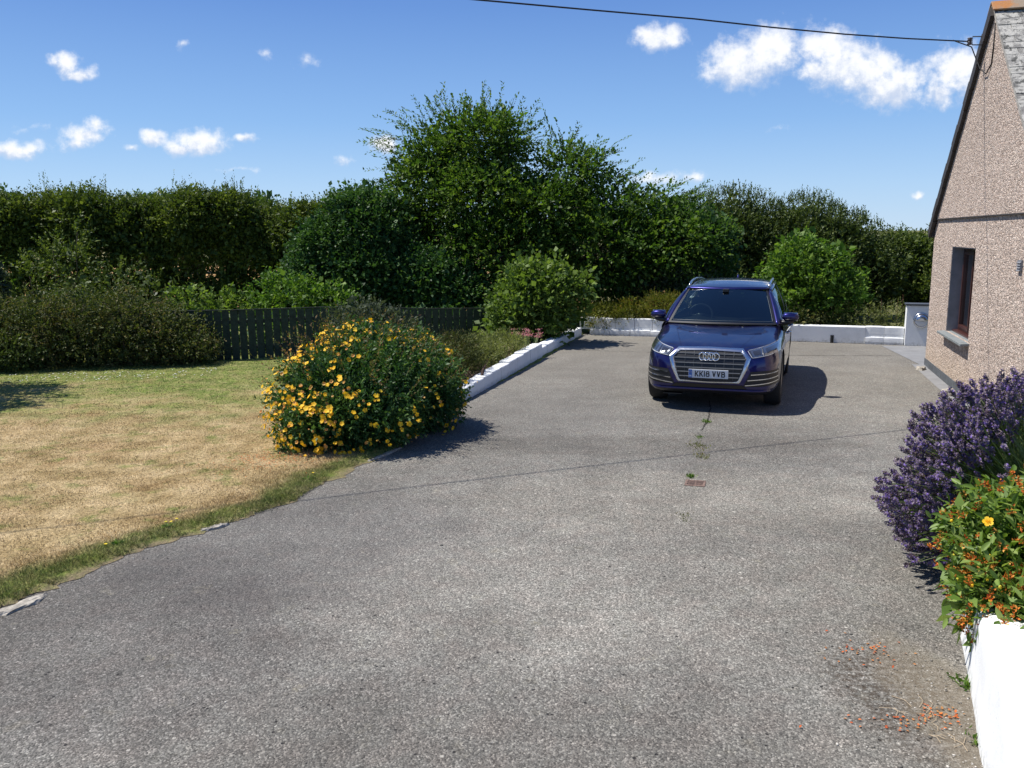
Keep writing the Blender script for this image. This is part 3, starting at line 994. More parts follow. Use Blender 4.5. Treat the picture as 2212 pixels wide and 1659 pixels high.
pier = rooted('wall_pier', (0, 0, 0), 'tall white rendered wall end with a dark cap, between the back wall and the house', 'wall')
mb = MB(); p0 = BW_A + BD * 7.02 - BN * .14
mb.obox(p0, BD * 1.25, BN * .30, (0, 0, .855)); mb.build('render_face', M['white_paint'], pier, bevel=.01)
mb = MB(); p0 = BW_A + BD * 6.99 - BN * .17 + Vector((0, 0, .857))
mb.obox(p0, BD * 1.3, BN * .36, (0, 0, .035)); mb.build('coping', M['grey_metal'], pier, bevel=.004)
# bulkhead lamp
lp = BW_A + BD * 7.31 + BN * .165
lamp = empty('wall_lamp', (lp.x, lp.y, .55), math.atan2(BN.y, BN.x))
tag(lamp, 'round brushed steel bulkhead light with a hooded upper half on the white pier', 'wall lamp')
mb = MB(); mb.lathe([(0, .0), (0, .155), (.03, .16), (.05, .15), (.055, .128), (.052, .122)], 40, 'x'); mb.build('rim', M['steel'], lamp, smooth=True)
mb = MB(); mb.lathe([(.05, .125), (.065, .10), (.078, .06), (.082, 0.001)], 36, 'x'); mb.build('diffuser', simple('opal glass', (.62, .64, .66), .2), lamp, smooth=True)
bm = bmesh.new()   # hood over the upper half
hr = []
for i in range(17):
    a = math.pi * i / 16
    hr.append([bm.verts.new((x_, math.cos(a) * r_, math.sin(a) * r_)) for x_, r_ in ((.05, .13), (.085, .112), (.098, .07), (.102, .0))])
for i in range(16):
    for q in range(3):
        bm.faces.new((hr[i][q], hr[i + 1][q], hr[i + 1][q + 1], hr[i][q + 1]))
bmesh.ops.remove_doubles(bm, verts=bm.verts, dist=.0005)
me = bpy.data.meshes.new('hood'); bm.to_mesh(me); bm.free(); ho = link('hood', me, M['steel'], lamp, smooth=True)
so = ho.modifiers.new('s', 'SOLIDIFY'); so.thickness = .004

# concrete apron beside the house
ap = [(7.35, 15.02), (8.0, 15.0), (9.3, 17.7), (BW_B.x + BN.x * .18, BW_B.y + BN.y * .18), (7.83, 18.02)]
sheet('path', ap, .006, M['concrete'])
hs_ = [GC + GN * .02 + Vector((0, 0, 0)), GC + GD * 6.3 + GN * .02, GC + GD * 6.3 + GN * .2, GC + GN * .22]
sheet('pavement', [(p.x, p.y) for p in hs_], .004, M['concrete'])

# joint across the tarmac and cracks
def strip(name, pts, w, z, material, jit=.0, kind='structure'):
    mb = MB(); L_, R_ = [], []
    P_ = []
    for a, b in zip(pts[:-1], pts[1:]):
        a, b = Vector(a), Vector(b); n = max(2, int((b - a).length / .06))
        P_ += [a.lerp(b, i / n) for i in range(n)]
    P_.append(Vector(pts[-1]))
    off = 0
    for i, p in enumerate(P_):
        d = (P_[min(i + 1, len(P_) - 1)] - P_[max(i - 1, 0)]).normalized(); nn = Vector((-d.y, d.x))
        off = off * .85 + random.uniform(-jit, jit); ww = w * random.uniform(.4, 1.4) if jit else w
        q = p + nn * off
        L_.append((q.x + nn.x * ww / 2, q.y + nn.y * ww / 2, z)); R_.append((q.x - nn.x * ww / 2, q.y - nn.y * ww / 2, z))
    n = len(P_)
    mb.add(L_ + R_, [(i, i + 1, n + i + 1, n + i) for i in range(n - 1)])
    o = mb.build(name, material); o['kind'] = kind
    return o


M['crack'] = simple('crack in tarmac', (.03, .027, .022), .95)
M['seam'] = simple('seam in tarmac', (.085, .078, .066), .95, var=.4, vscale=9)
strip('drive_seam', [(1.35, 17.75), (4.5, 16.8), (7.4, 16.55)], .022, .004, M['seam'], .006)
strip('drive_crack', [(2.85, 12.2), (2.68, 11.4), (2.55, 10.9), (2.32, 10.3)], .018, .004, M['crack'], .012)

# ------------------------------------------------------------------ planter wall, right foreground
def planter():
    root = rooted('planter_wall', (0, 0, 0), 'thick white rendered planter wall with a rounded shoulder, right foreground', 'planter')
    A = Vector((2.15, 3.54, 0)); Dr = Vector((.397, .918, 0)).normalized(); Nr = Vector((Dr.y, -Dr.x, 0))  # Nr to the right (behind the wall)
    # profile rows along s : (s, top z of the face, shoulder rise, base flare)
    st = [(1.50, .14, .02), (1.42, .20, .03), (1.15, .30, .04), (.9, .37, .03), (.66, .42, .02), (.4, .47, .02), (.18, .53, .015), (.0, .565, .02), (-.12, .54, .06), (-.22, .48, .14), (-.34, .39, .24), (-.5, .30, .34), (-.8, .22, .52), (-1.3, .15, .6), (-1.8, .12, .6)]
    rings = []
    rnd = random.Random(5)
    for s, zt, rise in st:
        j = rnd.uniform(-.008, .008)
        P = A + Dr * s
        prof = [(-.02 + j, -.01), (-.008 + j, zt * .25), (0 + j * .5, zt * .6), (.004, zt * .9), (.018, zt * .985), (.045, zt + rise * .12), (.14, zt + rise * .5), (.28, zt + rise * .95), (.42, zt + rise * 1.05), (.60, zt + rise * 1.05), (.62, -.01)]
        rings.append([(P + Nr * n + Vector((0, 0, z))) for n, z in prof])
    mb = MB(); m_ = len(rings[0])
    vs = [p for r_ in rings for p in r_]
    fs = [(i * m_ + q, i * m_ + q + 1, (i + 1) * m_ + q + 1, (i + 1) * m_ + q) for i in range(len(rings) - 1) for q in range(m_ - 1)]
    fs += [tuple(range(m_)), tuple((len(rings) - 1) * m_ + q for q in range(m_))]
    mb.add(vs, fs)
    mb.build('rendered_face', M['white_paint'], root, smooth=True, sub=1)
    return root


planter()
# soil of the raised bed behind it
mb = MB()
bp = [(2.95, 4.3), (2.86, 4.95), (3.15, 6.0), (3.9, 7.0), (5.2, 8.2), (6.6, 7.6), (6.0, 3.0), (3.4, 2.4)]
n = len(bp); cx_, cy_ = 4.3, 5.2
vs = [(x, y, -.01) for x, y in bp] + [(cx_ + (x - cx_) * .93, cy_ + (y - cy_) * .93, .13) for x, y in bp] + [(cx_, cy_, .2)]
fs = [(i, (i + 1) % n, n + (i + 1) % n, n + i) for i in range(n)] + [(n + i, n + (i + 1) % n, 2 * n) for i in range(n)]
mb.add(vs, fs); o = mb.build('planting_soil', M['soil']); o['kind'] = 'structure'

# bed soil by the left wall
mb = MB(); L0, L1, L2 = [], [], []
for i in range(24):
    s = -.9 + i * .43
    a = WALL_A + WD * s - WN * .22; w_ = 1.3 + .5 * math.sin(i * .4) if s > 0 else .9
    h = max(.08, .125 + .024 * s if s < 5.4 else .16)
    L0.append((a.x, a.y, h - .03)); q = a - WN * w_ * .5; L1.append((q.x, q.y, h * .9 + .03 * math.sin(i))); q = a - WN * w_; L2.append((q.x, q.y, 0))
mb.add(L0 + L1 + L2, [(i, i + 1, 24 + i + 1, 24 + i) for i in range(23)] + [(24 + i, 25 + i, 49 + i, 48 + i) for i in range(23)])
o = mb.build('bed_soil', M['soil']); o['kind'] = 'structure'

# ------------------------------------------------------------------ fence
def fence():
    root = rooted('picket_fence', (0, 0, 0), 'dark green wooden fence of flat upright pales closing the far side of the lawn', 'fence')
    pts = [(-11.5, 15.95, .97), (-5.43, 16.50, .985), (-3.7, 17.35, .96), (-1.7, 18.3, .83), (.6, 19.3, .74)]
    pal = MB(); rail = MB()
    post = []
    for (x0, y0, h0), (x1, y1, h1) in zip(pts[:-1], pts[1:]):
        a, b = Vector((x0, y0)), Vector((x1, y1)); L_ = (b - a).length; d = (b - a) / L_; nn = Vector((d.y, -d.x))
        k = int(L_ / .152); rz = math.atan2(d.y, d.x)
        for i in range(k):
            t = (i + .5) / k; p = a.lerp(b, t); h = h0 + (h1 - h0) * t + random.uniform(-.008, .008)
            pal.box((p.x, p.y, h / 2 + .01), (.134 + random.uniform(-.004, .004), .018, h - .02), rz + random.uniform(-.02, .02), .002)
        for zf in (.26, .78):
            p = a.lerp(b, .5) - nn * .032
            rail.box((p.x, p.y, (h0 + h1) / 2 * zf), (L_, .045, .07), rz)
        k = max(1, int(L_ / 1.9))
        for i in range(k):
            p = a.lerp(b, (i + .3) / k) - nn * .09; h = h0 + (h1 - h0) * (i + .3) / k
            q = MB(); q.box((p.x, p.y, h / 2 - .02), (.075, .075, h - .06), rz); post.append(q)
        t0, t1 = (a - nn * .0), (b - nn * .0)
        cp = a.lerp(b, .5)
        # thin capping rail
        bmz0 = Vector((a.x, a.y, h0 + .006)); bmz1 = Vector((b.x, b.y, h1 + .006))
        rail.obox(bmz0 - Vector((nn.x, nn.y, 0)) * .02, bmz1 - bmz0, Vector((nn.x, nn.y, 0)) * .04, (0, 0, .016))
    pal.build('pales', M['fence'], root)
    rail.build('rail', M['fence_rail'], root)
    for q in post: q.build('post', M['fence_rail'], root)


fence()

# ------------------------------------------------------------------ house
def house():
    """local frame: x = along the gable wall from the far corner towards the camera, y = out of the wall, z up"""
    root = empty('house', (GC.x, GC.y, 0), math.atan2(GD.y, GD.x))
    tag(root, 'pebbledashed bungalow with a steep lichened slate roof, its gable end facing the drive', 'house')
    # outwards GN must be local +y or -y
    loc_n = Matrix.Rotation(-math.atan2(GD.y, GD.x), 3, 'Z') @ GN
    sg = 1 if loc_n.y > 0 else -1
    LEN, EZ, AX, AZ = 6.45, 2.50, 3.22, 5.27
    WX0, WX1, WZ0, WZ1 = 1.62, 3.24, .80, 2.15
    T = .30

    def wallpoly(pts, y0, y1):
        mb = MB(); n = len(pts)
        vs = [(x, sg * y0, z) for x, z in pts] + [(x, sg * y1, z) for x, z in pts]
        mb.add(vs, [tuple(range(n)), tuple(range(n, 2 * n))[::-1]] + [(i, (i + 1) % n, n + (i + 1) % n, n + i) for i in range(n)])
        return mb
    # lower wall with the window opening (four pieces in one mesh, butted)
    low = MB()
    for pts in ([(0, .10), (WX0, .10), (WX0, 2.60), (0, 2.60)], [(WX1, .10), (LEN, .10), (LEN, 2.60), (WX1, 2.60)],
                [(WX0, .10), (WX1, .10), (WX1, WZ0), (WX0, WZ0)], [(WX0, WZ1), (WX1, WZ1), (WX1, 2.60), (WX0, 2.60)]):
        q = wallpoly(pts, 0, -T); low.add(q.v, q.f)
    low.build('wall', M['render'], root)
    # returns: far and near side walls, going away from the drive
    side = MB()
    side.obox((0.002, -sg * T, .10), (.28, 0, 0), (0, -sg * 8, 0), (0, 0, 2.45))
    side.obox((LEN - .30, -sg * T, .10), (.298, 0, 0), (0, -sg * 8, 0), (0, 0, 2.45))
    side.build('side_wall', M['render'], root)
    # upper gable, 22 mm proud, with the drip line
    g = wallpoly([(.02, 2.602), (LEN - .02, 2.602), (LEN - .09, 2.66), (AX, AZ), (.09, 2.66)], .022, -T + .01)
    g.build('gable_wall', M['render'], root)
    q = MB(); q.obox((0, sg * .0, 2.585), (LEN, 0, 0), (0, sg * .034, 0), (0, 0, .016)); q.build('drip_line', M['verge'], root)
    q = MB(); q.obox((-.004, sg * .012, 0), (LEN, 0, 0), (0, -sg * .2, 0), (0, 0, .128)); q.build('plinth', M['plinth'], root)
    # window
    w = MB()
    dpt = .17
    rv = MB()
    rv.obox((WX0, -sg * .006, WZ0), (.012, 0, 0), (0, -sg * (T - .01), 0), (0, 0, WZ1 - WZ0))
    rv.obox((WX1 - .012, -sg * .006, WZ0), (.012, 0, 0), (0, -sg * (T - .01), 0), (0, 0, WZ1 - WZ0))
    rv.obox((WX0 + .012, -sg * .006, WZ1 - .012), (WX1 - WX0 - .024, 0, 0), (0, -sg * (T - .01), 0), (0, 0, .012))
    rv.build('reveal', M['reveal'], root)
    win = empty('window'); win.parent = root; win.location = (WX0, 0, WZ0)
    ww, hh = WX1 - WX0 - .024, WZ1 - WZ0 - .012
    fr = MB(); y0 = -sg * dpt
    def fb(x0, x1, z0, z1, d0=0.0, d1=.07):
        fr.obox((x0 + .012, y0 + sg * d0, z0), (x1 - x0, 0, 0), (0, -sg * d1, 0), (0, 0, z1 - z0))
    fb(0, ww, 0, .07); fb(0, ww, hh - .06, hh); fb(0, .06, .07, hh - .06); fb(ww - .06, ww, .07, hh - .06)
    fb(ww * .5 - .035, ww * .5 + .035, .07, hh - .06)
    # casement frames a little proud
    for a_, b_ in ((.062, ww * .5 - .037), (ww * .5 + .037, ww - .062)):
        for (x0, x1, z0, z1) in ((a_, b_, .072, .12), (a_, b_, hh - .11, hh - .062), (a_, a_ + .05, .12, hh - .11), (b_ - .05, b_, .12, hh - .11)):
            fb(x0, x1, z0, z1, .014, .06)
    fr.build('frame', M['brown_frame'], win, bevel=.003)
    gm, t, b, o = mat('window glass')
    b.inputs['Base Color'].default_value = (.02, .025, .028, 1); b.inputs['Roughness'].default_value = .03
    b.inputs['Specular IOR Level'].default_value = 1.0
    tr = t.new('ShaderNodeBsdfTransparent'); tr.inputs[0].default_value = (.75, .8, .8, 1)
    fre = t.new('ShaderNodeFresnel'); fre.inputs[0].default_value = 1.6
    ms = t.new('ShaderNodeMixShader'); t.link(t.math('ADD', t.math('MULTIPLY', fre.outputs[0], 1.1), .12, clamp=True), ms.inputs[0])
    gl = t.new('ShaderNodeBsdfGlossy'); gl.inputs['Roughness'].default_value = .01; gl.inputs[0].default_value = (.9, .92, .92, 1)
    t.link(tr.outputs[0], ms.inputs[1]); t.link(gl.outputs[0], ms.inputs[2]); t.link(ms.outputs[0], o.inputs[0])
    M['glass'] = gm
    for a_, b_ in ((.11, ww * .5 - .085), (ww * .5 + .085, ww - .11)):
        q = MB(); q.obox((a_ + .012, y0 - sg * .02, .12), (b_ - a_, 0, 0), (0, -sg * .006, 0), (0, 0, hh - .23)); q.build('pane', gm, win)
    q = MB()
    for i in range(18):   # folds of the blind inside
        q.box((.13 + i * .035, y0 - sg * .16, hh / 2), (.032, .012, hh - .2), .5 * (-1) ** i)
    q.build('curtain', M['curtain'], win)
    q = MB(); q.obox((-.1, -sg * 1.6, -.4), (ww + .2, 0, 0), (0, -sg * .02, 0), (0, 0, hh + .6)); q.build('room_backing', M['dark_room'], win)
    q = MB(); q.obox((WX0 - .10, sg * .115, WZ0 - .045), (WX1 - WX0 + .18, 0, 0), (0, -sg * .27, .018), (0, 0, .035)); q.build('sill', M['sill'], root, bevel=.004)
    q = MB(); q.obox((WX0 + .012, -sg * .16, WZ0 + .004), (ww, 0, 0), (0, sg * .07, -.006), (0, 0, .03)); q.build('window_board', M['brown_frame'], root)
    # roof
    slope_len = math.hypot(AX + .25, AZ - EZ + .22)
    for side_ in (0, 1):
        # slope directions
        if side_ == 0:   # far slope
            e0 = Vector((-.22, 0, EZ - .10)); ap_ = Vector((AX, 0, AZ + .10))
        else:
            e0 = Vector((LEN + .22, 0, EZ - .10)); ap_ = Vector((AX, 0, AZ + .10))
        up_ = (ap_ - e0); Ls = up_.length; up_.normalize()
        nrm = Vector((-up_.z, 0, up_.x)) if side_ == 0 else Vector((up_.z, 0, -up_.x))
        if nrm.z < 0: nrm = -nrm
        sl = MB()
        k = int(Ls / .145); wid = .30
        over = .035 if side_ == 1 else .055
        rnd = random.Random(9 + side_)
        for i in range(k):
            x = over - (rnd.uniform(0, .0))
            st_ = (i % 2) * wid * .5
            yy0 = sg * over
            pos = 0.0
            first = True
            while pos < 8.0:
                w2 = (wid * .5 if (first and i % 2) else wid * rnd.uniform(.85, 1.15))
                first = False
                o_ = e0 + up_ * (i * .145) + nrm * (.012 + rnd.uniform(0, .004))
                oo = Vector((o_.x, yy0 - sg * pos, o_.z))
                tl = up_ * .20 - nrm * .006
                sl.obox(oo, Vector((0, -sg * (w2 - .006), 0)), tl, nrm * rnd.uniform(.010, .016))
                pos += w2
        sl.build('roof_slates', M['slate'], root)
        bd = MB()
        bo = e0 - nrm * .03
        bd.obox((bo.x, sg * .02, bo.z), (0, -sg * 8.2, 0), up_ * (Ls - .03), nrm * .035)
        bd.build('roof_boarding', M['verge'], root)
        if side_ == 0:
            vb = MB()
            kk = 11
            for i in range(kk):   # verge slips, one above the other; dark depth also covers the overhang's shadow
                o_ = e0 + up_ * (i * Ls / kk) - nrm * (.155 - .010 * (i % 2))
                vb.obox((o_.x, sg * .024, o_.z), (0, sg * (.055 + .004 * (i % 2)), 0), up_ * (Ls / kk - .004), nrm * .155)
            vb.build('verge_board', M['verge'], root)
        else:
            vb = MB()
            o_ = e0 - nrm * .04
            vb.obox((o_.x, sg * .023, o_.z), (0, sg * .008, 0), up_ * (Ls - .06), nrm * .04); vb.build('verge_mortar', simple('verge mortar', (.30, .28, .25), .9, var=.3), root)
    q = MB()
    q.obox((-.30, sg * .05, EZ - .17), (.10, 0, 0), (0, -sg * 8.2, 0), (0, 0, .10)); q.obox((-.22, sg * .03, EZ - .22), (.24, 0, 0), (0, -sg * 8.1, 0), (0, 0, .14))
    q.build('gutter', M['verge'], root, bevel=.006)
    q = MB()
    pos = 0
    while pos < 8:
        for s2 in (-1, 1):
            q.obox((AX, sg * .065 - sg * pos, AZ + .165), Vector((s2 * .155, 0, -.135)), (0, -sg * .445, 0), (s2 * .016, 0, .018))
        pos += .45
    q.build('ridge_tile', M['ridge'], root, bevel=.005)
    # small vent on the gable
    q = MB()
    q.obox((5.50, sg * .001, 1.93), (.16, 0, 0), (0, sg * .02, 0), (0, 0, .13))
    for i in range(4): q.obox((5.505, sg * .021, 1.94 + i * .03), (.15, 0, 0), (0, sg * .012, -.008), (0, 0, .008))
    q.build('wall_vent', M['reveal'], root)
    return root, sg


hroot, hsg = house()

# ------------------------------------------------------------------ service cable and its bracket
def W_(s, z, out): return GC + GD * s + GN * out + Vector((0, 0, z))
cb = rooted('cable_bracket', W_(2.93, 5.02, .02), 'small iron bracket with insulators near the top of the gable, holding the overhead cable', 'bracket')
bo = W_(2.93, 5.02, .02)
def rel(p): return Vector(p) - bo
mb = MB()
mb.tube([rel(W_(2.93, 5.06, .022)), rel(W_(2.93, 5.07, .20)), rel(W_(2.93, 4.96, .20)), rel(W_(2.93, 4.95, .022))], .009, 6)
mb.obox(rel(W_(2.90, 4.90, .022)), GD * .06, GN * .012, (0, 0, .22))
mb.build('bracket_arm', M['grey_metal'], cb)
mb = MB()
for dz in (4.985, 5.035):
    c_ = rel(W_(2.93, dz, .235))
    mb.tube([c_ + Vector((0, 0, -.022)), c_ + Vector((0, 0, -.010)), c_, c_ + Vector((0, 0, .010)), c_ + Vector((0, 0, .022))], [.028, .036, .022, .036, .026], 12)
mb.build('insulator', M['insul'], cb, smooth=True)
CA = W_(2.93, 5.01, .26)
cpts = [CA, Vector((5.4, 12.28, 4.975)), Vector((4.42, 11.92, 4.96)), Vector((3.3, 11.47, 4.955)), Vector((2.25, 11.05, 4.965)), Vector((.9, 10.53, 4.955)), Vector((-.405, 10.03, 4.95)), Vector((-2, 9.42, 4.99)),
        Vector((-4, 8.66, 5.09)), Vector((-8, 7.13, 5.45)), Vector((-14, 4.83, 6.3)), Vector((-20, 2.5, 7.5))]
cable = rooted('overhead_cable', CA, 'black overhead service cable running from the gable out over the drive', 'cable')
mb = MB(); mb.tube([p - CA for p in cpts], .0095, 6); mb.build('main_cable', M['cable'], cable, smooth=True)
mb = MB()
lp_ = [CA + Vector((-.25, -.08, 0)), W_(3.0, 4.92, .22), W_(3.04, 4.62, .10), W_(3.2, 4.52, .05), W_(3.38, 4.62, .03), W_(3.42, 4.85, .03), W_(3.40, 5.14, .03)]
mb.tube([p - CA for p in lp_], .009, 5); mb.build('drip_loop', M['cable'], cable, smooth=True)

# ================================================================== CAR
def m_paint():
    m, t, b, o = mat('deep blue metallic paint')
    p = obco(t)
    fl = t.voro(p, 900, out='Color')
    c = t.mix(.10, (.013, .014, .105), t.mix(1.0, (.03, .03, .22), fl, 'MULTIPLY'))
    lw = t.new('ShaderNodeLayerWeight'); lw.inputs[0].default_value = .35
    c = t.mix(lw.outputs['Facing'], (.0085, .0080, .108), (.003, .0025, .024))
    t.link(c, b.inputs['Base Color'])
    b.inputs['Metallic'].default_value = .72
    b.inputs['Roughness'].default_value = .34
    b.inputs['Coat Weight'].default_value = 1.0
    b.inputs['Coat Roughness'].default_value = .02
    # a film of dust
    d = t.mapr(t.noise(p, 5, 5, .7), .45, .8, 0, .05)
    df = t.new('ShaderNodeBsdfDiffuse'); df.inputs[0].default_value = (.25, .22, .20, 1)
    ms = t.new('ShaderNodeMixShader'); t.link(d, ms.inputs[0]); t.link(b.outputs[0], ms.inputs[1]); t.link(df.outputs[0], ms.inputs[2])
    t.link(ms.outputs[0], o.inputs[0])
    return m


M['paint'] = m_paint()
M['car_black'] = simple('black plastic trim', (.012, .012, .013), .45)
M['car_well'] = simple('wheel well lining', (.010, .010, .010), .95, spec=.1)
M['chrome'] = simple('chrome', (.80, .81, .84), .10, 1.0)
M['satin'] = simple('satin aluminium', (.62, .64, .68), .24, 1.0)
M['bar_metal'] = simple('dull grille bar', (.34, .35, .38), .3, 1.0)
M['tyre'] = simple('tyre rubber', (.018, .018, .018), .85, var=.3, vscale=30)
M['alloy'] = simple('alloy wheel', (.36, .37, .39), .3, 1.0)
M['lamp_shell'] = simple('headlight reflector', (.26, .28, .31), .18, .85, coat=1)
M['lamp_dark'] = simple('headlight lens', (.05, .055, .07), .08, .4, coat=1)
M['lamp_drl'] = simple('white light guide', (.80, .82, .86), .25, coat=1)
M['plate'] = simple('number plate white', (.62, .64, .66), .35)
M['plate_blue'] = simple('number plate blue', (.02, .12, .42), .4)
M['black_ink'] = simple('black lettering', (.010, .010, .012), .5)
M['white_ink'] = simple('pale lettering', (.75, .75, .7), .5)
M['seat'] = simple('dark seat cloth', (.03, .03, .033), .8)
M['wheelgrip'] = simple('steering wheel leather', (.10, .105, .11), .3, coat=.4)


def m_carglass(name, tint, base=.06):
    m, t, b, o = mat(name)
    tr = t.new('ShaderNodeBsdfTransparent'); tr.inputs[0].default_value = tint + (1,)
    gl = t.new('ShaderNodeBsdfGlossy'); gl.inputs['Roughness'].default_value = .015; gl.inputs[0].default_value = (.85, .95, .93, 1)
    fr = t.new('ShaderNodeFresnel'); fr.inputs[0].default_value = 1.5
    ms = t.new('ShaderNodeMixShader'); t.link(t.math('ADD', fr.outputs[0], base, clamp=True), ms.inputs[0])
    t.link(tr.outputs[0], ms.inputs[1]); t.link(gl.outputs[0], ms.inputs[2]); t.link(ms.outputs[0], o.inputs[0])
    return m


M['windscreen'] = m_carglass('tinted windscreen', (.28, .34, .33), .07)
M['sideglass'] = m_carglass('dark side glass', (.12, .14, .14), .05)
M['lampglass'] = m_carglass('clear lamp cover', (.93, .95, .96), .02)

CAR = empty('parked_car', (2.644, 11.386, 0), -R(19.6))
tag(CAR, 'dark blue SUV with a wide chrome framed grille, parked facing the camera', 'car')


def lerp_tab(tab, y):
    xs = [a for a, _ in tab]; return float(np.interp(y, xs, [b for _, b in tab]))


WT = [(0, .44), (.03, .60), (.08, .72), (.14, .79), (.3, .865), (.5, .905), (.75, .928), (1.0, .936), (1.5, .942), (4.0, .940), (4.35, .915), (4.55, .87), (4.66, .76)]
ZT = [(0, .60), (.03, .72), (.08, .825), (.14, .872), (.3, .915), (.5, .95), (.75, .99), (1.0, 1.025), (1.25, 1.060), (1.42, 1.078), (1.7, 1.06), (4.2, 1.10), (4.5, 1.08), (4.62, .98), (4.66, .85)]
ZL = [(0, .44), (.03, .34), (.08, .27), (.14, .235), (.3, .22), (.6, .21), (4.2, .22), (4.5, .28), (4.62, .38), (4.66, .48)]
PF = [(0, 0), (.80, 0), (.94, .05), (.99, .18), (1.0, .40), (.99, .62), (.968, .80), (.90, .905), (.70, .968), (.40, .992), (0, 1)]
PC = [(0, 0), (.80, 0), (.94, .05), (.99, .16), (1.0, .40), (.995, .62), (.975, .82), (.935, .94), (.90, .985), (.60, 1.0), (0, 1)]
ST = [0, .03, .08, .14, .22, .3, .42, .5, .62, .75, .9, 1.0, 1.12, 1.25, 1.42, 1.6, 1.9, 2.3, 2.7, 3.1, 3.5, 3.8, 4.0, 4.2, 4.35, 4.5, 4.58, 4.63, 4.66]


def lower_body():
    bm = bmesh.new(); rings = []
    for y in ST:
        w, zt, zl = lerp_tab(WT, y), lerp_tab(ZT, y), lerp_tab(ZL, y)
        c = float(np.clip((y - 1.15) / .4, 0, 1))
        half = []
        for i in range(len(PF)):
            px = PF[i][0] * (1 - c) + PC[i][0] * c; pz = PF[i][1] * (1 - c) + PC[i][1] * c
            x, z = px * w, zl + pz * (zt - zl)
            if i == 8 and .25 < y < 1.35: z += .012
            if i == 7 and .2 < y < 1.2: z += .012
            if i in (4, 5) and 1.1 < y < 4: x -= .012 * (i == 4)
            half.append((x, z))
        ring = [(-x, z) for x, z in half[::-1][:-1]] + half[:]     # left top centre .. bottom .. right top
        ring = [(-x, z) for x, z in half[::-1]] + half[1:-1]
        rings.append([bm.verts.new((x, y, z)) for x, z in ring])
    n = len(rings[0])
    for a, b in zip(rings[:-1], rings[1:]):
        for k in range(n):
            bm.faces.new((a[k], a[(k + 1) % n], b[(k + 1) % n], b[k]))
    H_ = len(PF)
    for ring in (rings[0], rings[-1]):
        # ring index: 0 = top centre, H_-1 = bottom centre, then right side up
        Lf = ring[0:H_]; Rt = [ring[0]] + ring[:H_ - 2:-1][0:0]
        right = [ring[0]] + [ring[-k] for k in range(1, H_ - 1)] + [ring[H_ - 1]]
        for k in range(H_ - 1):
            q = []
            for v in (Lf[k], Lf[k + 1], right[k + 1], right[k]):
                if v not in q: q.append(v)
            if len(q) >= 3: bm.faces.new(q)
    bmesh.ops.recalc_face_normals(bm, faces=bm.faces)
    me = bpy.data.meshes.new('body'); bm.to_mesh(me); bm.free()
    me.materials.append(M['paint']); me.materials.append(M['car_well'])
    o = bpy.data.objects.new('body_tmp', me); COL.objects.link(o)
    s = o.modifiers.new('s', 'SUBSURF'); s.levels = 2; s.render_levels = 2
    cut = []
    for y in (.885, 3.705):
        for sx in (-1, 1):
            mb = MB(); mb.lathe([(sx * .60, .0005), (sx * .60, .405), (sx * 1.2, .405), (sx * 1.2, .0005)], 48, 'x', (0, y, .375))
            c = mb.build('cut', M['car_well']); cut.append(c)
            b = o.modifiers.new('b', 'BOOLEAN'); b.operation = 'DIFFERENCE'; b.solver = 'EXACT'; b.object = c
            try: b.material_mode = 'TRANSFER'
            except Exception: pass
    dg = bpy.context.evaluated_depsgraph_get(); dg.update()
    ev = o.evaluated_get(dg); new = bpy.data.meshes.new_from_object(ev)
    for c in cut + [o]:
        bpy.data.objects.remove(c, do_unlink=True)
    new.name = 'body'
    new.polygons.foreach_set('use_smooth', [True] * len(new.polygons))
    new.set_sharp_from_angle(angle=R(38))
    ob = bpy.data.objects.new('body', new); COL.objects.link(ob); ob.parent = CAR
    bm = bmesh.new(); bm.from_mesh(new); tree = BVHTree.FromBMesh(bm); bm.free()
    return ob, tree


body, BT = lower_body()


def hitF(x, z):
    """surface point seen from the front"""
    for zz in (z, z - .01, z - .02, z - .035, z - .05):
        for xx in (x, x * .985, x * .97, x * .95):
            r_ = BT.ray_cast(Vector((xx, -2, zz)), Vector((0, 1, 0)), 3.6)
            if r_[0] is not None and r_[0].y < 1.3: return Vector((x, r_[0].y, z)), r_[1]
    return Vector((x, .5, z)), Vector((0, -1, 0))


def hitT(x, y):
    r_ = BT.ray_cast(Vector((x, y, 3)), Vector((0, 0, -1)), 3)
    return (r_[0], r_[1]) if r_[0] is not None else (Vector((x, y, 1)), Vector((0, 0, 1)))


def hitS(y, z, sx):
    r_ = BT.ray_cast(Vector((sx * 2, y, z)), Vector((-sx, 0, 0)), 2)
    return (r_[0], r_[1]) if r_[0] is not None else (Vector((sx * .93, y, z)), Vector((sx, 0, 0)))


def resample(pts, n):
    P_ = [Vector(p) for p in pts]; ls = [0]
    for a, b in zip(P_[:-1], P_[1:]): ls.append(ls[-1] + (b - a).length)
    out = []
    for i in range(n):
        s = ls[-1] * i / (n - 1)
        for k in range(len(P_) - 1):
            if s <= ls[k + 1] + 1e-9:
                out.append(P_[k].lerp(P_[k + 1], (s - ls[k]) / max(1e-9, ls[k + 1] - ls[k]))); break
    return out


def fpatch(name, top, bot, material, off, parent, n=16, m=6, thick=.0, smooth=True):
    """panel lying on the front of the body between two (x,z) lines"""
    T_, B_ = resample(top, n), resample(bot, n); mb = MB(); vs = []
    for j in range(m):
        for i in range(n):
            p = T_[i].lerp(B_[i], j / (m - 1)); h, nr = hitF(p.x, p.y)
            vs.append(h + Vector((nr.x * off * .6, -off, 0)))
    mb.add(vs, [(j * n + i, j * n + i + 1, (j + 1) * n + i + 1, (j + 1) * n + i) for j in range(m - 1) for i in range(n - 1)])
    o = mb.build(name, material, parent, smooth=smooth)
    if thick:
        s = o.modifiers.new('s', 'SOLIDIFY'); s.thickness = thick; s.offset = 0
    return o


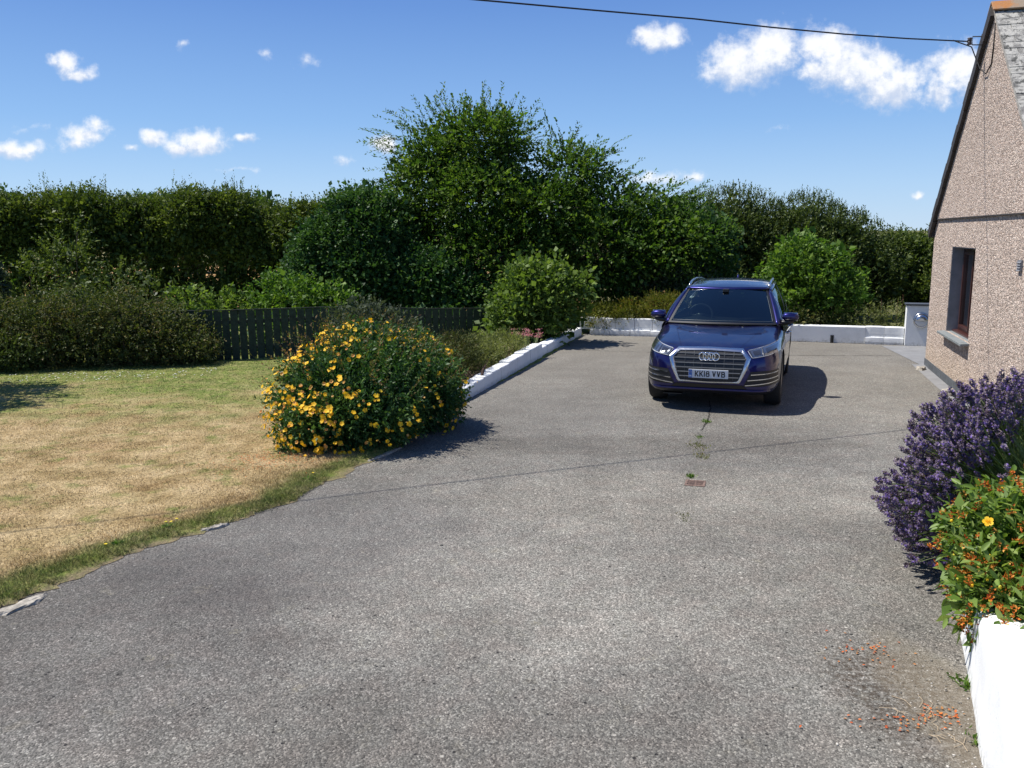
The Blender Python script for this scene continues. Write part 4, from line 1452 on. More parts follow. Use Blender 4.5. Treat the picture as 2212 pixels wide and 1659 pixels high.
def fbar(mb, a, b, h, off, n=14, d=.012):
    """bar across the front from a to b (x,z)"""
    pts = resample([a, b], n); vs = []
    for p in pts:
        q, nr = hitF(p.x, p.y)
        y = q.y - off
        vs += [(p.x, y, p.y - h / 2), (p.x, y, p.y + h / 2), (p.x, y + d, p.y + h / 2), (p.x, y + d, p.y - h / 2)]
    fs = [(i * 4 + k, i * 4 + (k + 1) % 4, (i + 1) * 4 + (k + 1) % 4, (i + 1) * 4 + k) for i in range(n - 1) for k in range(4)]
    fs += [(0, 1, 2, 3), tuple((n - 1) * 4 + k for k in (3, 2, 1, 0))]
    mb.add(vs, fs)


def sym(pts): return [(-x, z) for x, z in pts]


# --- grille
grille = fpatch('grille', [(-.405, .822), (0, .830), (.405, .822)], [(-.39, .442), (0, .432), (.39, .442)], M['car_black'], .006, CAR, 24, 10)
# widen the middle of the backing to the hexagon
gb = fpatch('grille_mesh', [(-.475, .742), (.475, .742)], [(-.40, .45), (.40, .45)], M['car_black'], .0075, grille, 24, 8)
gb2 = fpatch('grille_mesh', [(-.41, .82), (.41, .82)], [(-.475, .740), (.475, .740)], M['car_black'], .0077, grille, 24, 4)
OUT = [(-.43, .868), (0, .878), (.43, .868), (.545, .752), (.50, .60), (.415, .425), (.39, .408), (0, .398), (-.39, .408), (-.415, .425), (-.50, .60), (-.545, .752)]
INN = [(-.40, .822), (0, .834), (.40, .822), (.476, .740), (.437, .60), (.386, .462), (.366, .443), (0, .432), (-.366, .443), (-.386, .462), (-.437, .60), (-.476, .740)]
mb = MB(); vs = []; nO = len(OUT); SUBN = 6
rings_ = []
for k in range(nO):
    for s in range(SUBN):
        t_ = s / SUBN
        o_ = Vector(OUT[k]).lerp(Vector(OUT[(k + 1) % nO]), t_); i_ = Vector(INN[k]).lerp(Vector(INN[(k + 1) % nO]), t_)
        row = []
        for f_, of in ((0, -.004), (.05, .018), (.35, .028), (.8, .026), (1, .012), (1.0, -.01)):
            p = o_.lerp(i_, f_); h, nr = hitF(p.x, p.y); row.append((p.x, h.y - of, p.y))
        rings_.append(row)
m_ = 6; N_ = len(rings_)
mb.add([p for r_ in rings_ for p in r_], [(i * m_ + q, ((i + 1) % N_) * m_ + q, ((i + 1) % N_) * m_ + q + 1, i * m_ + q + 1) for i in range(N_) for q in range(m_ - 1)])
mb.build('grille_frame', M['satin'], grille, smooth=False)


def inner_x(z):
    for (x0, z0), (x1, z1) in ((( .40, .822), (.476, .740)), ((.476, .740), (.437, .60)), ((.437, .60), (.386, .462)), ((.386, .462), (.366, .44))):
        if z <= z0 and z >= z1: return x0 + (x1 - x0) * (z0 - z) / (z0 - z1)
    return .38


for z in (.796, .737, .672, .612, .552, .492):
    xi = inner_x(z) - .004
    mb = MB(); fbar(mb, (-xi, z), (xi, z), .013, .022, 20); mb.build('grille_bar', M['bar_metal'], grille)
mb = MB()
for x in (-.32, -.2, -.09, .09, .2, .32):
    pts = [(x * 1.0, .45), (x * 1.0, .825)]; P_ = resample(pts, 8)
    mb.tube([(p.x, hitF(p.x, p.y)[0].y - .014, p.y) for p in P_], .0035, 5)
mb.build('grille_struts', M['grey_metal'], grille)
# rings emblem
mb = MB(); ry = hitF(0, .762)[0].y - .040
for k in range(4):
    cx = (k - 1.5) * .0585
    n, m2 = 40, 8
    vs = []
    for i in range(n):
        a = 2 * math.pi * i / n
        for j in range(m2):
            b_ = 2 * math.pi * j / m2
            rr = .0460 + .0088 * math.cos(b_)
            vs.append((cx + rr * math.cos(a), ry - (k % 2) * .002 + .006 * math.sin(b_), .762 + rr * math.sin(a) * 1.06))
    mb.add(vs, [(i * m2 + j, ((i + 1) % n) * m2 + j, ((i + 1) % n) * m2 + (j + 1) % m2, i * m2 + (j + 1) % m2) for i in range(n) for j in range(m2)])
mb.build('emblem', M['chrome'], grille, smooth=True)


# --- number plate
def text_mesh(txt, size, material, parent, name, loc, sx=1.0, bold=.0, depth=.0012):
    cu = bpy.data.curves.new(name, 'FONT'); cu.body = txt; cu.size = size; cu.extrude = depth; cu.offset = bold
    cu.align_x = 'CENTER'; cu.align_y = 'CENTER'
    to = bpy.data.objects.new('tmp_text', cu); COL.objects.link(to)
    dg = bpy.context.evaluated_depsgraph_get(); dg.update()
    me = bpy.data.meshes.new_from_object(to.evaluated_get(dg)); me.name = name
    bpy.data.objects.remove(to, do_unlink=True)
    # face the front (-y): text x -> x, text y -> z, text z -> -y
    co = np.empty(len(me.vertices) * 3, np.float32); me.vertices.foreach_get('co', co); co = co.reshape(-1, 3)
    new = np.stack([co[:, 0] * sx, -co[:, 2], co[:, 1]], 1)
    me.vertices.foreach_set('co', new.ravel()); me.update()
    me.materials.clear()
    o = link(name, me, material, parent); o.location = loc
    return o


py = hitF(0, .53)[0].y - .034
mb = MB(); mb.box((0, py + .010, .53), (.524, .016, .116)); plate = mb.build('number_plate', M['plate'], CAR, bevel=.003)
mb = MB(); mb.box((-.2375, py + .0005, .53), (.045, .004, .112)); mb.build('plate_band', M['plate_blue'], plate)


def reg_chars(parent):
    """block lettering KK18 VVB in the registration style: strokes as bars"""
    mb = MB(); hgt, w, s = .079, .050, .0135
    def bar(x0, z0, x1, z1, th=s):
        d = Vector((x1 - x0, 0, z1 - z0)); L_ = d.length; d.normalize(); nn = Vector((-d.z, 0, d.x)) * th / 2
        a = Vector((x0, 0, z0)); b = Vector((x1, 0, z1))
        mb.obox(a - nn + Vector((0, -.0016, 0)), b - a, nn * 2, Vector((0, .0016, 0)))
    def K(x):
        bar(x + s / 2, 0, x + s / 2, hgt); bar(x + s, hgt * .40, x + w - s * .35, hgt - .001, s * 1.02); bar(x + s * 1.5, hgt * .52, x + w - s * .3, .001, s * 1.02)
    def one(x): bar(x + s / 2, 0, x + s / 2, hgt)
    def ringbox(x, w_, z0, z1, r_=.010, open_left=False):
        # rounded rectangle outline
        pts = []
        for cx, cz, a0 in ((x + w_ - s / 2 - r_, z1 - s / 2 - r_, 0), (x + s / 2 + r_, z1 - s / 2 - r_, 90), (x + s / 2 + r_, z0 + s / 2 + r_, 180), (x + w_ - s / 2 - r_, z0 + s / 2 + r_, 270)):
            for k in range(5):
                a = R(a0 + k * 22.5); pts.append((cx + r_ * math.cos(a), cz + r_ * math.sin(a)))
        n = len(pts); vs = []
        for i, (px_, pz_) in enumerate(pts):
            a = Vector(pts[i - 1]); b = Vector(pts[(i + 1) % n]); d = (b - a).normalized(); nn = Vector((-d.y, d.x)) * s / 2
            for q in (-1, 1):
                for yq in (-.0016, 0): vs.append((px_ + nn.x * q, yq, pz_ + nn.y * q))
        fs = []
        for i in range(n):
            a, b = i * 4, ((i + 1) % n) * 4
            fs += [(a, b, b + 2, a + 2), (a + 1, a + 3, b + 3, b + 1), (a, a + 1, b + 1, b), (a + 2, b + 2, b + 3, a + 3)]
        mb.add(vs, fs)
    def eight(x): ringbox(x + .002, w - .004, hgt * .46, hgt, .0105); ringbox(x, w, 0, hgt * .62, .0115)
    def V(x): bar(x + s * .5, hgt, x + w / 2, .006, s * 1.05); bar(x + w - s * .5, hgt, x + w / 2, .006, s * 1.05)
    def B(x): ringbox(x, w - .003, hgt * .46, hgt, .0095); ringbox(x, w, 0, hgt * .62, .0105); bar(x + s / 2, 0, x + s / 2, hgt)
    x = 0
    for f_, adv in ((K, w + .010), (K, w + .010), (one, s + .011), (eight, w + .034), (V, w + .010), (V, w + .010), (B, w)):
        f_(x); x += adv
    tot = x
    for i, v in enumerate(mb.v): mb.v[i] = (v[0] - tot / 2 + .022, v[1] + py + .001, v[2] + .53 - hgt / 2)
    mb.build('plate_lettering', M['black_ink'], parent)


reg_chars(plate)
text_mesh('GB', .026, M['white_ink'], plate, 'country_letters', (-.2375, py - .0015, .497), 1.0, .0006, .0006)
mb = MB()
for k in range(12):
    a = 2 * math.pi * k / 12; mb.box((-.2375 + .013 * math.cos(a), py - .002, .548 + .013 * math.sin(a)), (.0032, .001, .0032))
mb.build('star_ring', simple('gold stars', (.7, .5, .05), .5), plate)

# --- headlights
for sx in (-1, 1):
    f_ = (lambda L_: L_) if sx > 0 else sym
    hl = fpatch('headlight', f_([(.486, .846), (.66, .884), (.885, .925)]), f_([(.552, .748), (.70, .768), (.885, .806)]), M['lamp_dark'], .005, CAR, 20, 8)
    tag(hl, 'bright silvery headlight' if sx < 0 else 'darker headlight on the shaded side')
    # two reflector bowls with dark lenses
    fpatch('reflector', f_([(.520, .846), (.655, .874)]), f_([(.566, .768), (.682, .786)]), M['lamp_shell'], .0085, hl, 10, 6)
    fpatch('lens', f_([(.552, .838), (.645, .858)]), f_([(.585, .788), (.665, .800)]), M['lamp_dark'], .0110, hl, 8, 5)
    fpatch('reflector', f_([(.672, .878), (.862, .915)]), f_([(.712, .790), (.862, .818)]), M['lamp_shell'], .0085, hl, 12, 6)
    fpatch('lens', f_([(.708, .868), (.842, .896)]), f_([(.736, .812), (.844, .834)]), M['lamp_dark'], .0110, hl, 8, 5)
    mb = MB()
    for a_, b_ in (((.500, .848), (.875, .921)), ((.560, .757), (.868, .809)), ((.495, .838), (.556, .760)), ((.664, .872), (.700, .786)), ((.873, .918), (.875, .812))):
        if sx < 0: a_, b_ = (-a_[0], a_[1]), (-b_[0], b_[1])
        fbar(mb, a_, b_, .009, .016, 12, .006)
    mb.build('light_guide', M['lamp_drl'], hl)
    if False: fpatch('lamp_cover', f_([(.480, .852), (.66, .890), (.89, .932)]), f_([(.548, .743), (.70, .762), (.89, .800)]), M['lampglass'], .024, hl, 20, 8)

# --- side intakes with three bright strips each
for sx in (-1, 1):
    f_ = (lambda L_: L_) if sx > 0 else sym
    it = fpatch('side_intake', f_([(.545, .575), (.70, .585), (.882, .585)]), f_([(.455, .372), (.66, .372), (.882, .398)]), M['car_black'], .005, CAR, 16, 8)
    for a_, b_ in (((.552, .535), (.880, .556)), ((.510, .458), (.885, .490)), ((.480, .388), (.885, .432))):
        if sx < 0: a_, b_ = (-a_[0], a_[1]), (-b_[0], b_[1])
        mb = MB(); fbar(mb, a_, b_, .011, .020, 16, .014); mb.build('intake_strip', M['chrome'], it)
fpatch('lower_grille', [(-.44, .385), (.44, .385)], [(-.50, .335), (.50, .335)], M['car_black'], .006, CAR, 20, 4)
# painted lip and black valance
mb = MB(); fbar(mb, (-.80, .312), (.80, .312), .026, .020, 40, .03); mb.build('bumper_lip', M['paint'], CAR, bevel=.005)
fpatch('valance', [(-.80, .298), (.80, .298)], [(-.74, .245), (.74, .245)], M['car_black'], .010, CAR, 24, 4)
mb = MB(); mb.box((-.50, .35, .205), (.26, .35, .012)); mb.build('undertray', M['car_black'], CAR)


# --- ribbons for shut lines and the painted shade of creases
def ribbon(name, hits, w, off, material, parent):
    L_, R_ = [], []
    for i, (p, nr) in enumerate(hits):
        d = (hits[min(i + 1, len(hits) - 1)][0] - hits[max(i - 1, 0)][0]).normalized(); s = d.cross(nr).normalized() * w / 2
        L_.append(p + nr * off + s); R_.append(p + nr * off - s)
    n = len(hits); mb = MB(); mb.add(L_ + R_, [(i, i + 1, n + i + 1, n + i) for i in range(n - 1)])
    return mb.build(name, material, parent)


for sx in (-1, 1):
    top = resample([(sx * .455, .20), (sx * .62, .30), (sx * .80, .52), (sx * .845, .80), (sx * .835, 1.1), (sx * .82, 1.40)], 40)
    ribbon('bonnet_seam', [hitT(p.x, p.y) for p in top], .007, .0012, M['car_black'], CAR)
    top = resample([(sx * .40, .18), (sx * .50, .6), (sx * .58, 1.0), (sx * .66, 1.38)], 30)
    ribbon('bonnet_crease_shade', [hitT(p.x, p.y) for p in top], .006, .0008, simple('shadowed crease', (.006, .006, .03), .4, .5), CAR)  # shade along the bonnet crease, painted as a thin dark ribbon
    for y0, y1, z0, z1 in ((1.42, 1.36, 1.02, .32), (2.50, 2.50, 1.04, .32), (3.45, 3.62, 1.05, .85)):
        P_ = resample([(y0, z0), (y1, z1)], 16)
        ribbon('door_seam', [hitS(p.x, p.y, sx) for p in P_], .006, .001, M['car_black'], CAR)
    for y in (2.28, 3.32):
        p, nr = hitS(y, .86, sx)
        mb = MB(); mb.tube([p, p + nr * .035 + Vector((0, .02, 0)), p + nr * .038 + Vector((0, .12, 0)), p + nr * .035 + Vector((0, .19, 0)), p + Vector((0, .21, 0))], .012, 8)
        mb.build('door_handle', M['satin'], CAR, smooth=True)
    P_ = resample([(1.36, .30), (3.25, .30)], 20)
    ribbon('sill_trim', [hitS(p.x, p.y, sx) for p in P_], .10, .006, M['car_black'], CAR)
    # wheel arch lips
    for yc in (.885, 3.705):
        hs2 = []
        for k in range(25):
            a = R(-8 + 196 * k / 24); y, z = yc + .42 * math.cos(a), .375 + .42 * math.sin(a)
            if z > .3: hs2.append(hitS(y, z, sx))
        ribbon('wheel_arch', hs2, .022, .004, M['paint'], CAR)

# washer jets
for sx in (-.33, .33):
    p, nr = hitT(sx, 1.17); mb = MB(); mb.box((p.x, p.y, p.z + .004), (.022, .02, .008)); mb.build('washer_jet', M['chrome'], CAR)


# --- greenhouse
def grid(name, rows, material, parent, smooth=True, thick=0.0):
    n = len(rows[0]); mb = MB()
    mb.add([p for r_ in rows for p in r_], [(j * n + i, j * n + i + 1, (j + 1) * n + i + 1, (j + 1) * n + i) for j in range(len(rows) - 1) for i in range(n - 1)])
    o = mb.build(name, material, parent, smooth=smooth)
    if thick:
        s = o.modifiers.new('s', 'SOLIDIFY'); s.thickness = thick; s.offset = -1
    return o


def ws_pt(s, v):
    """s -1..1 across, v 0 base..1 top"""
    hw = .785 + (.605 - .785) * v
    y = 1.215 + (2.02 - 1.215) * v + (.215 + (.15 - .215) * v) * s * s
    z = 1.085 + (1.540 - 1.085) * v - (.012 + .014 * v) * s * s + .022 * math.sin(math.pi * v)
    return (s * hw, y, z)


S_ = np.linspace(-1, 1, 25)
grid('windscreen', [[ws_pt(s, v) for s in S_ * .985] for v in np.linspace(.0, .985, 14)], M['windscreen'], CAR)
# black border of the screen
for a_, b_, n_ in ((-1, -.955, 'L'), (.955, 1, 'R')):
    grid('screen_border', [[tuple(Vector(ws_pt(s, v)) + Vector((0, -.003, .002))) for s in np.linspace(a_, b_, 3)] for v in np.linspace(0, 1, 14)], M['car_black'], CAR)
grid('screen_border', [[tuple(Vector(ws_pt(s, v)) + Vector((0, -.003, .003))) for s in S_] for v in (-.015, .01, .026)], M['car_black'], CAR)
# thin grey line framing the glass
mb = MB(); mb.tube([tuple(Vector(ws_pt(s, .062)) + Vector((0, -.005, .004))) for s in np.linspace(-.93, .93, 24)], .002, 5)
for sg_ in (-1, 1): mb.tube([tuple(Vector(ws_pt(sg_ * .945, v)) + Vector((0, -.005, .003))) for v in np.linspace(.07, .80, 12)], .002, 5)
mb.build('screen_trim', simple('grey screen trim', (.16, .19, .20), .4), CAR)


def roof_edge(y):
    """half width, edge z, centre z"""
    hw = np.interp(y, [2.0, 2.6, 3.2, 3.8, 4.2, 4.35], [.605, .632, .635, .615, .57, .545])
    cz = np.interp(y, [2.0, 2.3, 2.8, 3.3, 3.8, 4.2, 4.35], [1.540, 1.595, 1.640, 1.648, 1.620, 1.565, 1.535])
    return float(hw), float(cz) - .05, float(cz)


rows = []
for j, v in enumerate(np.linspace(0, 1, 20)):
    row = []
    for s in S_:
        y = 2.02 + .15 * s * s * (1 - v) + (4.35 - 2.02) * v
        hw, ez, cz = roof_edge(y)
        row.append((s * hw, y, cz - (.026 + .024 * min(1, v * 4)) * s * s * (.6 + .4 * abs(s) ** 3)))
    rows.append(row)
grid('roof', rows, M['paint'], CAR, thick=.02)


def top_line(v):   # top of side glass
    y = 2.19 + (4.15 - 2.19) * v
    hw, ez, cz = roof_edge(y)
    return Vector((hw + .055, y, ez - .045 - .03 * max(0, v - .8) * 5 * .5))


def bot_line(v):
    y = 1.60 + (4.22 - 1.60) * v
    return Vector((.868 - .02 * v, y, 1.062 + .045 * v))


for sx in (-1, 1):
    fx = Vector((sx, 1, 1))
    def mul(p): return (p[0] * sx, p[1], p[2])
    g_rows = []
    for v in np.linspace(0, 1, 8):
        row = []
        for s in np.linspace(0, 1, 24):
            a, b = bot_line(s), top_line(s)
            p = a.lerp(b, v); p.x += .03 * math.sin(math.pi * v)
            row.append(mul(p))
        g_rows.append(row)
    # split into front glass, B pillar, rear glass, C pillar, quarter glass
    def sub_(c0, c1, nm, mt, dx=0.0):
        grid(nm, [[(p[0] + sx * dx, p[1], p[2]) for p in r_[c0:c1 + 1]] for r_ in g_rows], mt, CAR)
    sub_(0, 9, 'side_window', M['sideglass']); sub_(9, 10, 'door_pillar', M['car_black'], .002); sub_(10, 18, 'side_window', M['sideglass'])
    sub_(18, 19, 'door_pillar', M['car_black'], .002); sub_(19, 23, 'quarter_window', M['sideglass'])
    # A pillar between windscreen edge and side glass
    rows = []
    for v in np.linspace(0, 1, 14):
        a = Vector(ws_pt(1.0, v)); b = bot_line(0).lerp(top_line(0), v); b.x += .03 * math.sin(math.pi * v)
        mid = a.lerp(b, .5) + Vector((.022, -.022, .012))
        rows.append([mul(a), mul(a.lerp(mid, .5) + Vector((.004, -.006, .004))), mul(mid), mul(mid.lerp(b, .5) + Vector((.005, -.002, .002))), mul(b)])
    grid('front_pillar', rows, M['paint'], CAR, thick=.01)
    # cantrail above the side glass
    rows = []
    for s in np.linspace(0, 1, 20):
        b = top_line(s); y = b.y; hw, ez, cz = roof_edge(y); a = Vector((hw, y, cz - .05 * 1.0)); mid = a.lerp(b, .5) + Vector((.012, 0, .012))
        rows.append([mul(a), mul(mid), mul(b)])
    grid('roof_side', rows, M['paint'], CAR, thick=.01)
    # belt trim
    mb = MB(); mb.tube([mul(bot_line(s) + Vector((.006, 0, .004))) for s in np.linspace(0, 1, 20)], .010, 6)
    mb.tube([mul(bot_line(0).lerp(top_line(0), v) + Vector((.008 + .03 * math.sin(math.pi * v), -.004, 0))) for v in np.linspace(0, 1, 10)], .007, 6)
    mb.build('window_trim', M['chrome'], CAR, smooth=True)
    # belt filler between body shoulder and glass
    rows = [[mul(hitS(y, .96, 1)[0] + Vector((0, 0, 0))), mul(Vector((.885, y, 1.02))), mul(bot_line((y - 1.6) / 2.62) + Vector((0, 0, -.005)))] for y in np.linspace(1.45, 4.22, 24)]
    grid('shoulder_panel', rows, M['paint'], CAR)
    rows = [[mul(bot_line(0) + Vector((0, 0, -.03)) + Vector((0, -.28 * (1 - k), 0)) * 1.0 + Vector((-.045 * (1 - k), 0, .0))), mul(Vector(ws_pt(1.0, 0)).lerp(bot_line(0), k) + Vector((0, 0, .012)))] for k in np.linspace(0, 1, 6)]
    grid('front_quarter', rows, M['paint'], CAR)
    # D pillar / rear quarter
    a0, a1 = top_line(1), bot_line(1); b0, b1 = Vector((.545, 4.37, 1.49)), Vector((.80, 4.56, 1.06))
    grid('rear_pillar', [[mul(a0.lerp(a1, v)), mul(b0.lerp(b1, v))] for v in np.linspace(0, 1, 6)], M['paint'], CAR)
    # roof rail
    mb = MB()
    pr = []
    for v in np.linspace(0, 1, 22):
        y = 2.36 + 1.75 * v; hw, ez, cz = roof_edge(y)
        pr.append(((hw - .012) * sx, y, cz - .030 + .020 * min(1, math.sin(math.pi * v) * 3.2)))
    mb.tube(pr, .018, 8); mb.build('roof_rail', M['satin'], CAR, smooth=True)
    # mirror
    bm = bmesh.new(); bmesh.ops.create_cube(bm, size=2.0)
    for v in bm.verts:
        x, y, z = v.co
        v.co = Vector((x * .142, y * (.095 if z > 0 else .08) , z * .100))
        if x * sx < 0 and z < 0: v.co.z += .015
        if x * sx > 0: v.co.z *= .82; v.co.y = v.co.y * .8 + .02
        if y < 0: v.co.z *= .86
    me = bpy.data.meshes.new('wing_mirror'); bm.to_mesh(me); bm.free()
    mi = link('wing_mirror', me, M['paint'], CAR, smooth=True); mi.location = (sx * .972, 1.60, 1.165)
    s = mi.modifiers.new('s', 'SUBSURF'); s.levels = 3; s.render_levels = 3
    for e in me.edges: pass
    mb = MB(); mb.box((0, .085, .0), (.20, .01, .12)); mb.build('mirror_glass', M['chrome'], mi, bevel=.004)
    mb = MB(); mb.tube([(-sx * .16, .01, -.10), (-sx * .10, 0, -.080), (-sx * .03, 0, -.070), (sx * .05, .0, -.062)], [.030, .034, .04, .02], 10); mb.build('mirror_foot', M['car_black'], mi, smooth=True)
    mb = MB(); mb.tube([(sx * .10, -.03, -.035), (sx * .0, -.066, -.030), (-sx * .07, -.066, -.028)], [.006, .009, .006], 6); mb.build('mirror_indicator', M['car_black'], mi, smooth=True)

# tailgate and rear glass
grid('rear_window', [[(s * (.545 + (.72 - .545) * v), 4.37 + .17 * v - .03 * s * s, 1.50 - .42 * v) for s in S_] for v in np.linspace(0, 1, 6)], M['sideglass'], CAR)
mb = MB(); mb.tube([(-.0, 3.95, 1.605), (0, 4.0, 1.66), (0, 4.08, 1.655)], [.022, .014, .004], 8); mb.build('roof_aerial', M['paint'], CAR, smooth=True)

# interior
mb = MB(); mb.box((0, 2.9, 1.088), (1.56, 2.5, .02)); mb.build('cabin_floor', M['dark_room'], CAR)
rows = [[(s * .76, 1.40 + .45 * v + .16 * s * s * (1 - v), 1.078 + .030 * math.sin(math.pi * v) + (.05 * math.exp(-((s * .76 + .37) / .17) ** 2) * math.sin(math.pi * min(1, v * 1.1)))) for s in S_] for v in np.linspace(0, 1, 8)]
grid('dashboard', rows, simple('dash top', (.05, .055, .06), .5), CAR)
mb = MB(); n, m2 = 36, 8; vs = []
for i in range(n):
    a = 2 * math.pi * i / n
    for j in range(m2):
        b_ = 2 * math.pi * j / m2; rr = .185 + .016 * math.cos(b_)
        p = Vector((rr * math.cos(a), .016 * math.sin(b_), rr * math.sin(a))); p.rotate(Matrix.Rotation(R(-24), 3, 'X'))
        vs.append(p + Vector((-.37, 1.90, 1.13)))
mb.add(vs, [(i * m2 + j, ((i + 1) % n) * m2 + j, ((i + 1) % n) * m2 + (j + 1) % m2, i * m2 + (j + 1) % m2) for i in range(n) for j in range(m2)])
mb.box((-.37, 1.90, 1.12), (.13, .03, .09)); mb.box((-.37, 1.90, 1.13), (.34, .02, .03))
mb.build('steering_wheel', M['wheelgrip'], CAR, smooth=True)
for sx in (-1, 1):
    mb = MB(); mb.box((sx * .37, 2.60, 1.20), (.46, .14, .34)); mb.box((sx * .37, 2.66, 1.42), (.26, .09, .16))
    mb.build('front_seat', M['seat'], CAR, bevel=.05)
mb = MB(); mb.box((0, 3.5, 1.18), (1.2, .14, .26)); [mb.box((x, 3.55, 1.36), (.24, .08, .12)) for x in (-.4, .4)]; mb.build('rear_seat', M['seat'], CAR, bevel=.04)
mb = MB(); mb.box((0, 2.03, 1.475), (.22, .03, .06)); mb.box((0, 1.96, 1.52), (.09, .10, .05)); mb.build('rear_view_mirror', M['car_black'], CAR, bevel=.01)

# wheels
for yc in (.885, 3.705):
    for sx in (-1, 1):
        wr = empty('wheel'); wr.parent = CAR; wr.location = (sx * .80, yc, .368)
        mb = MB(); mb.lathe([(-.105, .245), (-.118, .29), (-.112, .345), (-.09, .362), (-.045, .368), (.045, .368), (.09, .362), (.112, .345), (.118, .29), (.105, .245)], 56, 'x'); mb.build('tyre', M['tyre'], wr, smooth=True)
        mb = MB(); mb.lathe([(sx * .085, .0005), (sx * .09, .03), (sx * .075, .06), (sx * .02, .07), (sx * .0, .10), (sx * -.02, .20), (sx * .04, .232), (sx * .10, .240), (sx * .108, .250), (sx * .09, .252), (-sx * .10, .250)], 48, 'x')
        for k in range(5):
            for dk in (-.14, .14):
                a = 2 * math.pi * k / 5 + .3 + dk
                d = Vector((0, math.cos(a), math.sin(a))); q = Vector((0, -math.sin(a), math.cos(a)))
                mb.obox(d * .05 - q * .014 + Vector((sx * .055, 0, 0)), d * .185, q * .028, Vector((sx * .028, 0, 0)))
        mb.build('rim', M['alloy'], wr)

# ================================================================== PLANTS
def big_tree():
    base = (-.2, 23.2, -.1)
    blobs = [(-.85, 23.2, 4.70, 1.00, 1.1, .88, 1.0), (-1.95, 23.4, 4.40, .80, .9, .68, 1.0), (-.15, 22.9, 4.80, .55, .7, .55, .8), (-2.3, 23.0, 3.80, .75, .9, .48, .9),
             (1.50, 22.9, 3.85, .72, .9, .62, .9), (1.95, 23.2, 4.20, .38, .6, .34, .7), (-.8, 22.4, 3.25, 1.5, 1.1, 1.0, .9), (.9, 22.3, 2.9, 1.4, 1.1, .85, .9),
             (2.5, 22.8, 3.10, .85, .9, .62, .9), (3.5, 22.9, 2.85, .75, .8, .45, .8), (4.2, 23.0, 3.05, .38, .6, .26, .7), (-3.0, 22.6, 2.95, .8, .9, .42, .8),
             (-.3, 21.9, 1.8, 1.9, 1.0, 1.1, .6), (2.2, 22.0, 1.9, 1.6, 1.0, 1.1, .6), (3.9, 22.2, 2.0, 1.3, .9, .85, .7), (4.9, 22.3, 2.35, .6, .6, .35, .7),
             (1.0, 23.4, 1.1, 3.2, .8, 1.0, .45), (-.4, 23.9, 2.7, 2.0, .6, 1.5, .6), (2.0, 23.8, 2.2, 2.0, .6, 1.1, .6)]
    parts = crown(blobs, 10.5, .072, .50, .72, 14, up=.28, droop=.25, lo=.5, inner=.9, gap=.30, flat=.72, spread=.8)
    # long arching sprays on the skyline
    tips = [(-2.6, 4.6, -1, .25), (-2.75, 5.2, -.9, .5), (-2.4, 5.3, -.7, .7), (-1.7, 5.4, -.35, 1), (-1.5, 5.5, -.1, 1), (-1.1, 5.45, .1, 1), (-.7, 5.5, 0, 1), (-.4, 5.3, .1, 1), (-2.9, 4.3, -1, .15),
            (-2.9, 3.9, -1, .1), (-3.0, 4.8, -1, .3), (.1, 5.35, .6, .9), (.3, 5.1, .9, .5), (.5, 4.9, 1, .2), (-1.85, 5.35, -.5, 1), (1.2, 4.6, -.2, 1), (1.5, 4.55, .1, 1), (1.9, 4.5, .7, .9), (2.2, 4.5, .9, .7),
            (2.2, 4.2, 1, .4), (2.5, 3.9, 1, .4), (2.9, 3.9, .7, .7), (3.3, 3.6, .8, .6), (3.9, 3.45, .8, .6), (4.3, 3.4, .9, .5), (4.6, 3.4, 1, .5), (4.9, 2.9, 1, .2), (5.0, 2.5, 1, .1), (-3.7, 3.2, -1, .3),
            (-3.3, 3.5, -.7, .5), (.6, 4.4, .2, .8), (-2.95, 3.4, -1, -.1), (-3.2, 5.0, -1, .4)]
    B, D, L = [], [], []
    for (x, z, dx, dz) in tips:
        for q in range(7):
            B.append((x + RNG.normal(scale=.20) - dx * .25, 23.0 + RNG.normal(scale=.35), z - .22 + RNG.normal(scale=.12))); D.append((dx + RNG.normal(scale=.18), RNG.normal(scale=.25), dz + RNG.normal(scale=.12))); L.append(RNG.uniform(.5, 1.0))
    B, D, L = np.array(B), np.array(D), np.array(L)
    V, Q, path = twigs(B, D, L * 1.1, 24, .085, .5, .16, .75, flat=.6)
    parts.append((V, Q))
    stems = []
    for b in blobs[:16]:
        o = Vector((base[0] + random.uniform(-.35, .35), base[1] + random.uniform(-.2, .2), 0))
        e = Vector(b[:3])
        r0 = .085 if b[3] > 1 else .055
        pth = limb_path(o, e, .10, 9, .05)
        stems.append((pth, [r0 * (1 - .82 * i / 8) for i in range(9)]))
        for q in range(6):
            d = Vector(rdir(1)[0]); d.z = abs(d.z) * .6 + .1
            e2 = e + Vector((d.x * b[3], d.y * b[4], d.z * b[5])) * .9
            s0 = pth[random.randint(5, 8)]
            stems.append((limb_path(s0, e2, .10, 6, .04), [.018 * (1 - .8 * i / 5) for i in range(6)]))
    for i in range(0, len(B), 2):
        p = path[i][::4]; stems.append(([Vector(q) for q in p], [.007 * (1 - .15 * j) for j in range(len(p))]))
    r_ = plant('broadleaf_tree', 'tallest tree, many stemmed with arching leafy sprays, rising behind the fence in the middle', 'tree', base, parts, 'crown', M['lf_tree'], stems)
    # a dead twig with purple-brown leaves near the top
    V, Q, p = twigs(np.array([(-.15, 23.0, 5.15), (.0, 23.0, 5.2), (.15, 22.9, 5.1), (-.1, 22.8, 5.0)]), np.array([(-.15, 0, 1.), (.25, 0, 1), (.5, 0, .9), (.05, -.1, 1)]), .6, 12, .06, .45, 0, .8)
    link('withered_spray', np_mesh('withered_spray', V - np.array(base), Q), leafmat('withered leaf', [(.06, .03, .045), (.10, .05, .06)], .6, .2), r_)


big_tree()

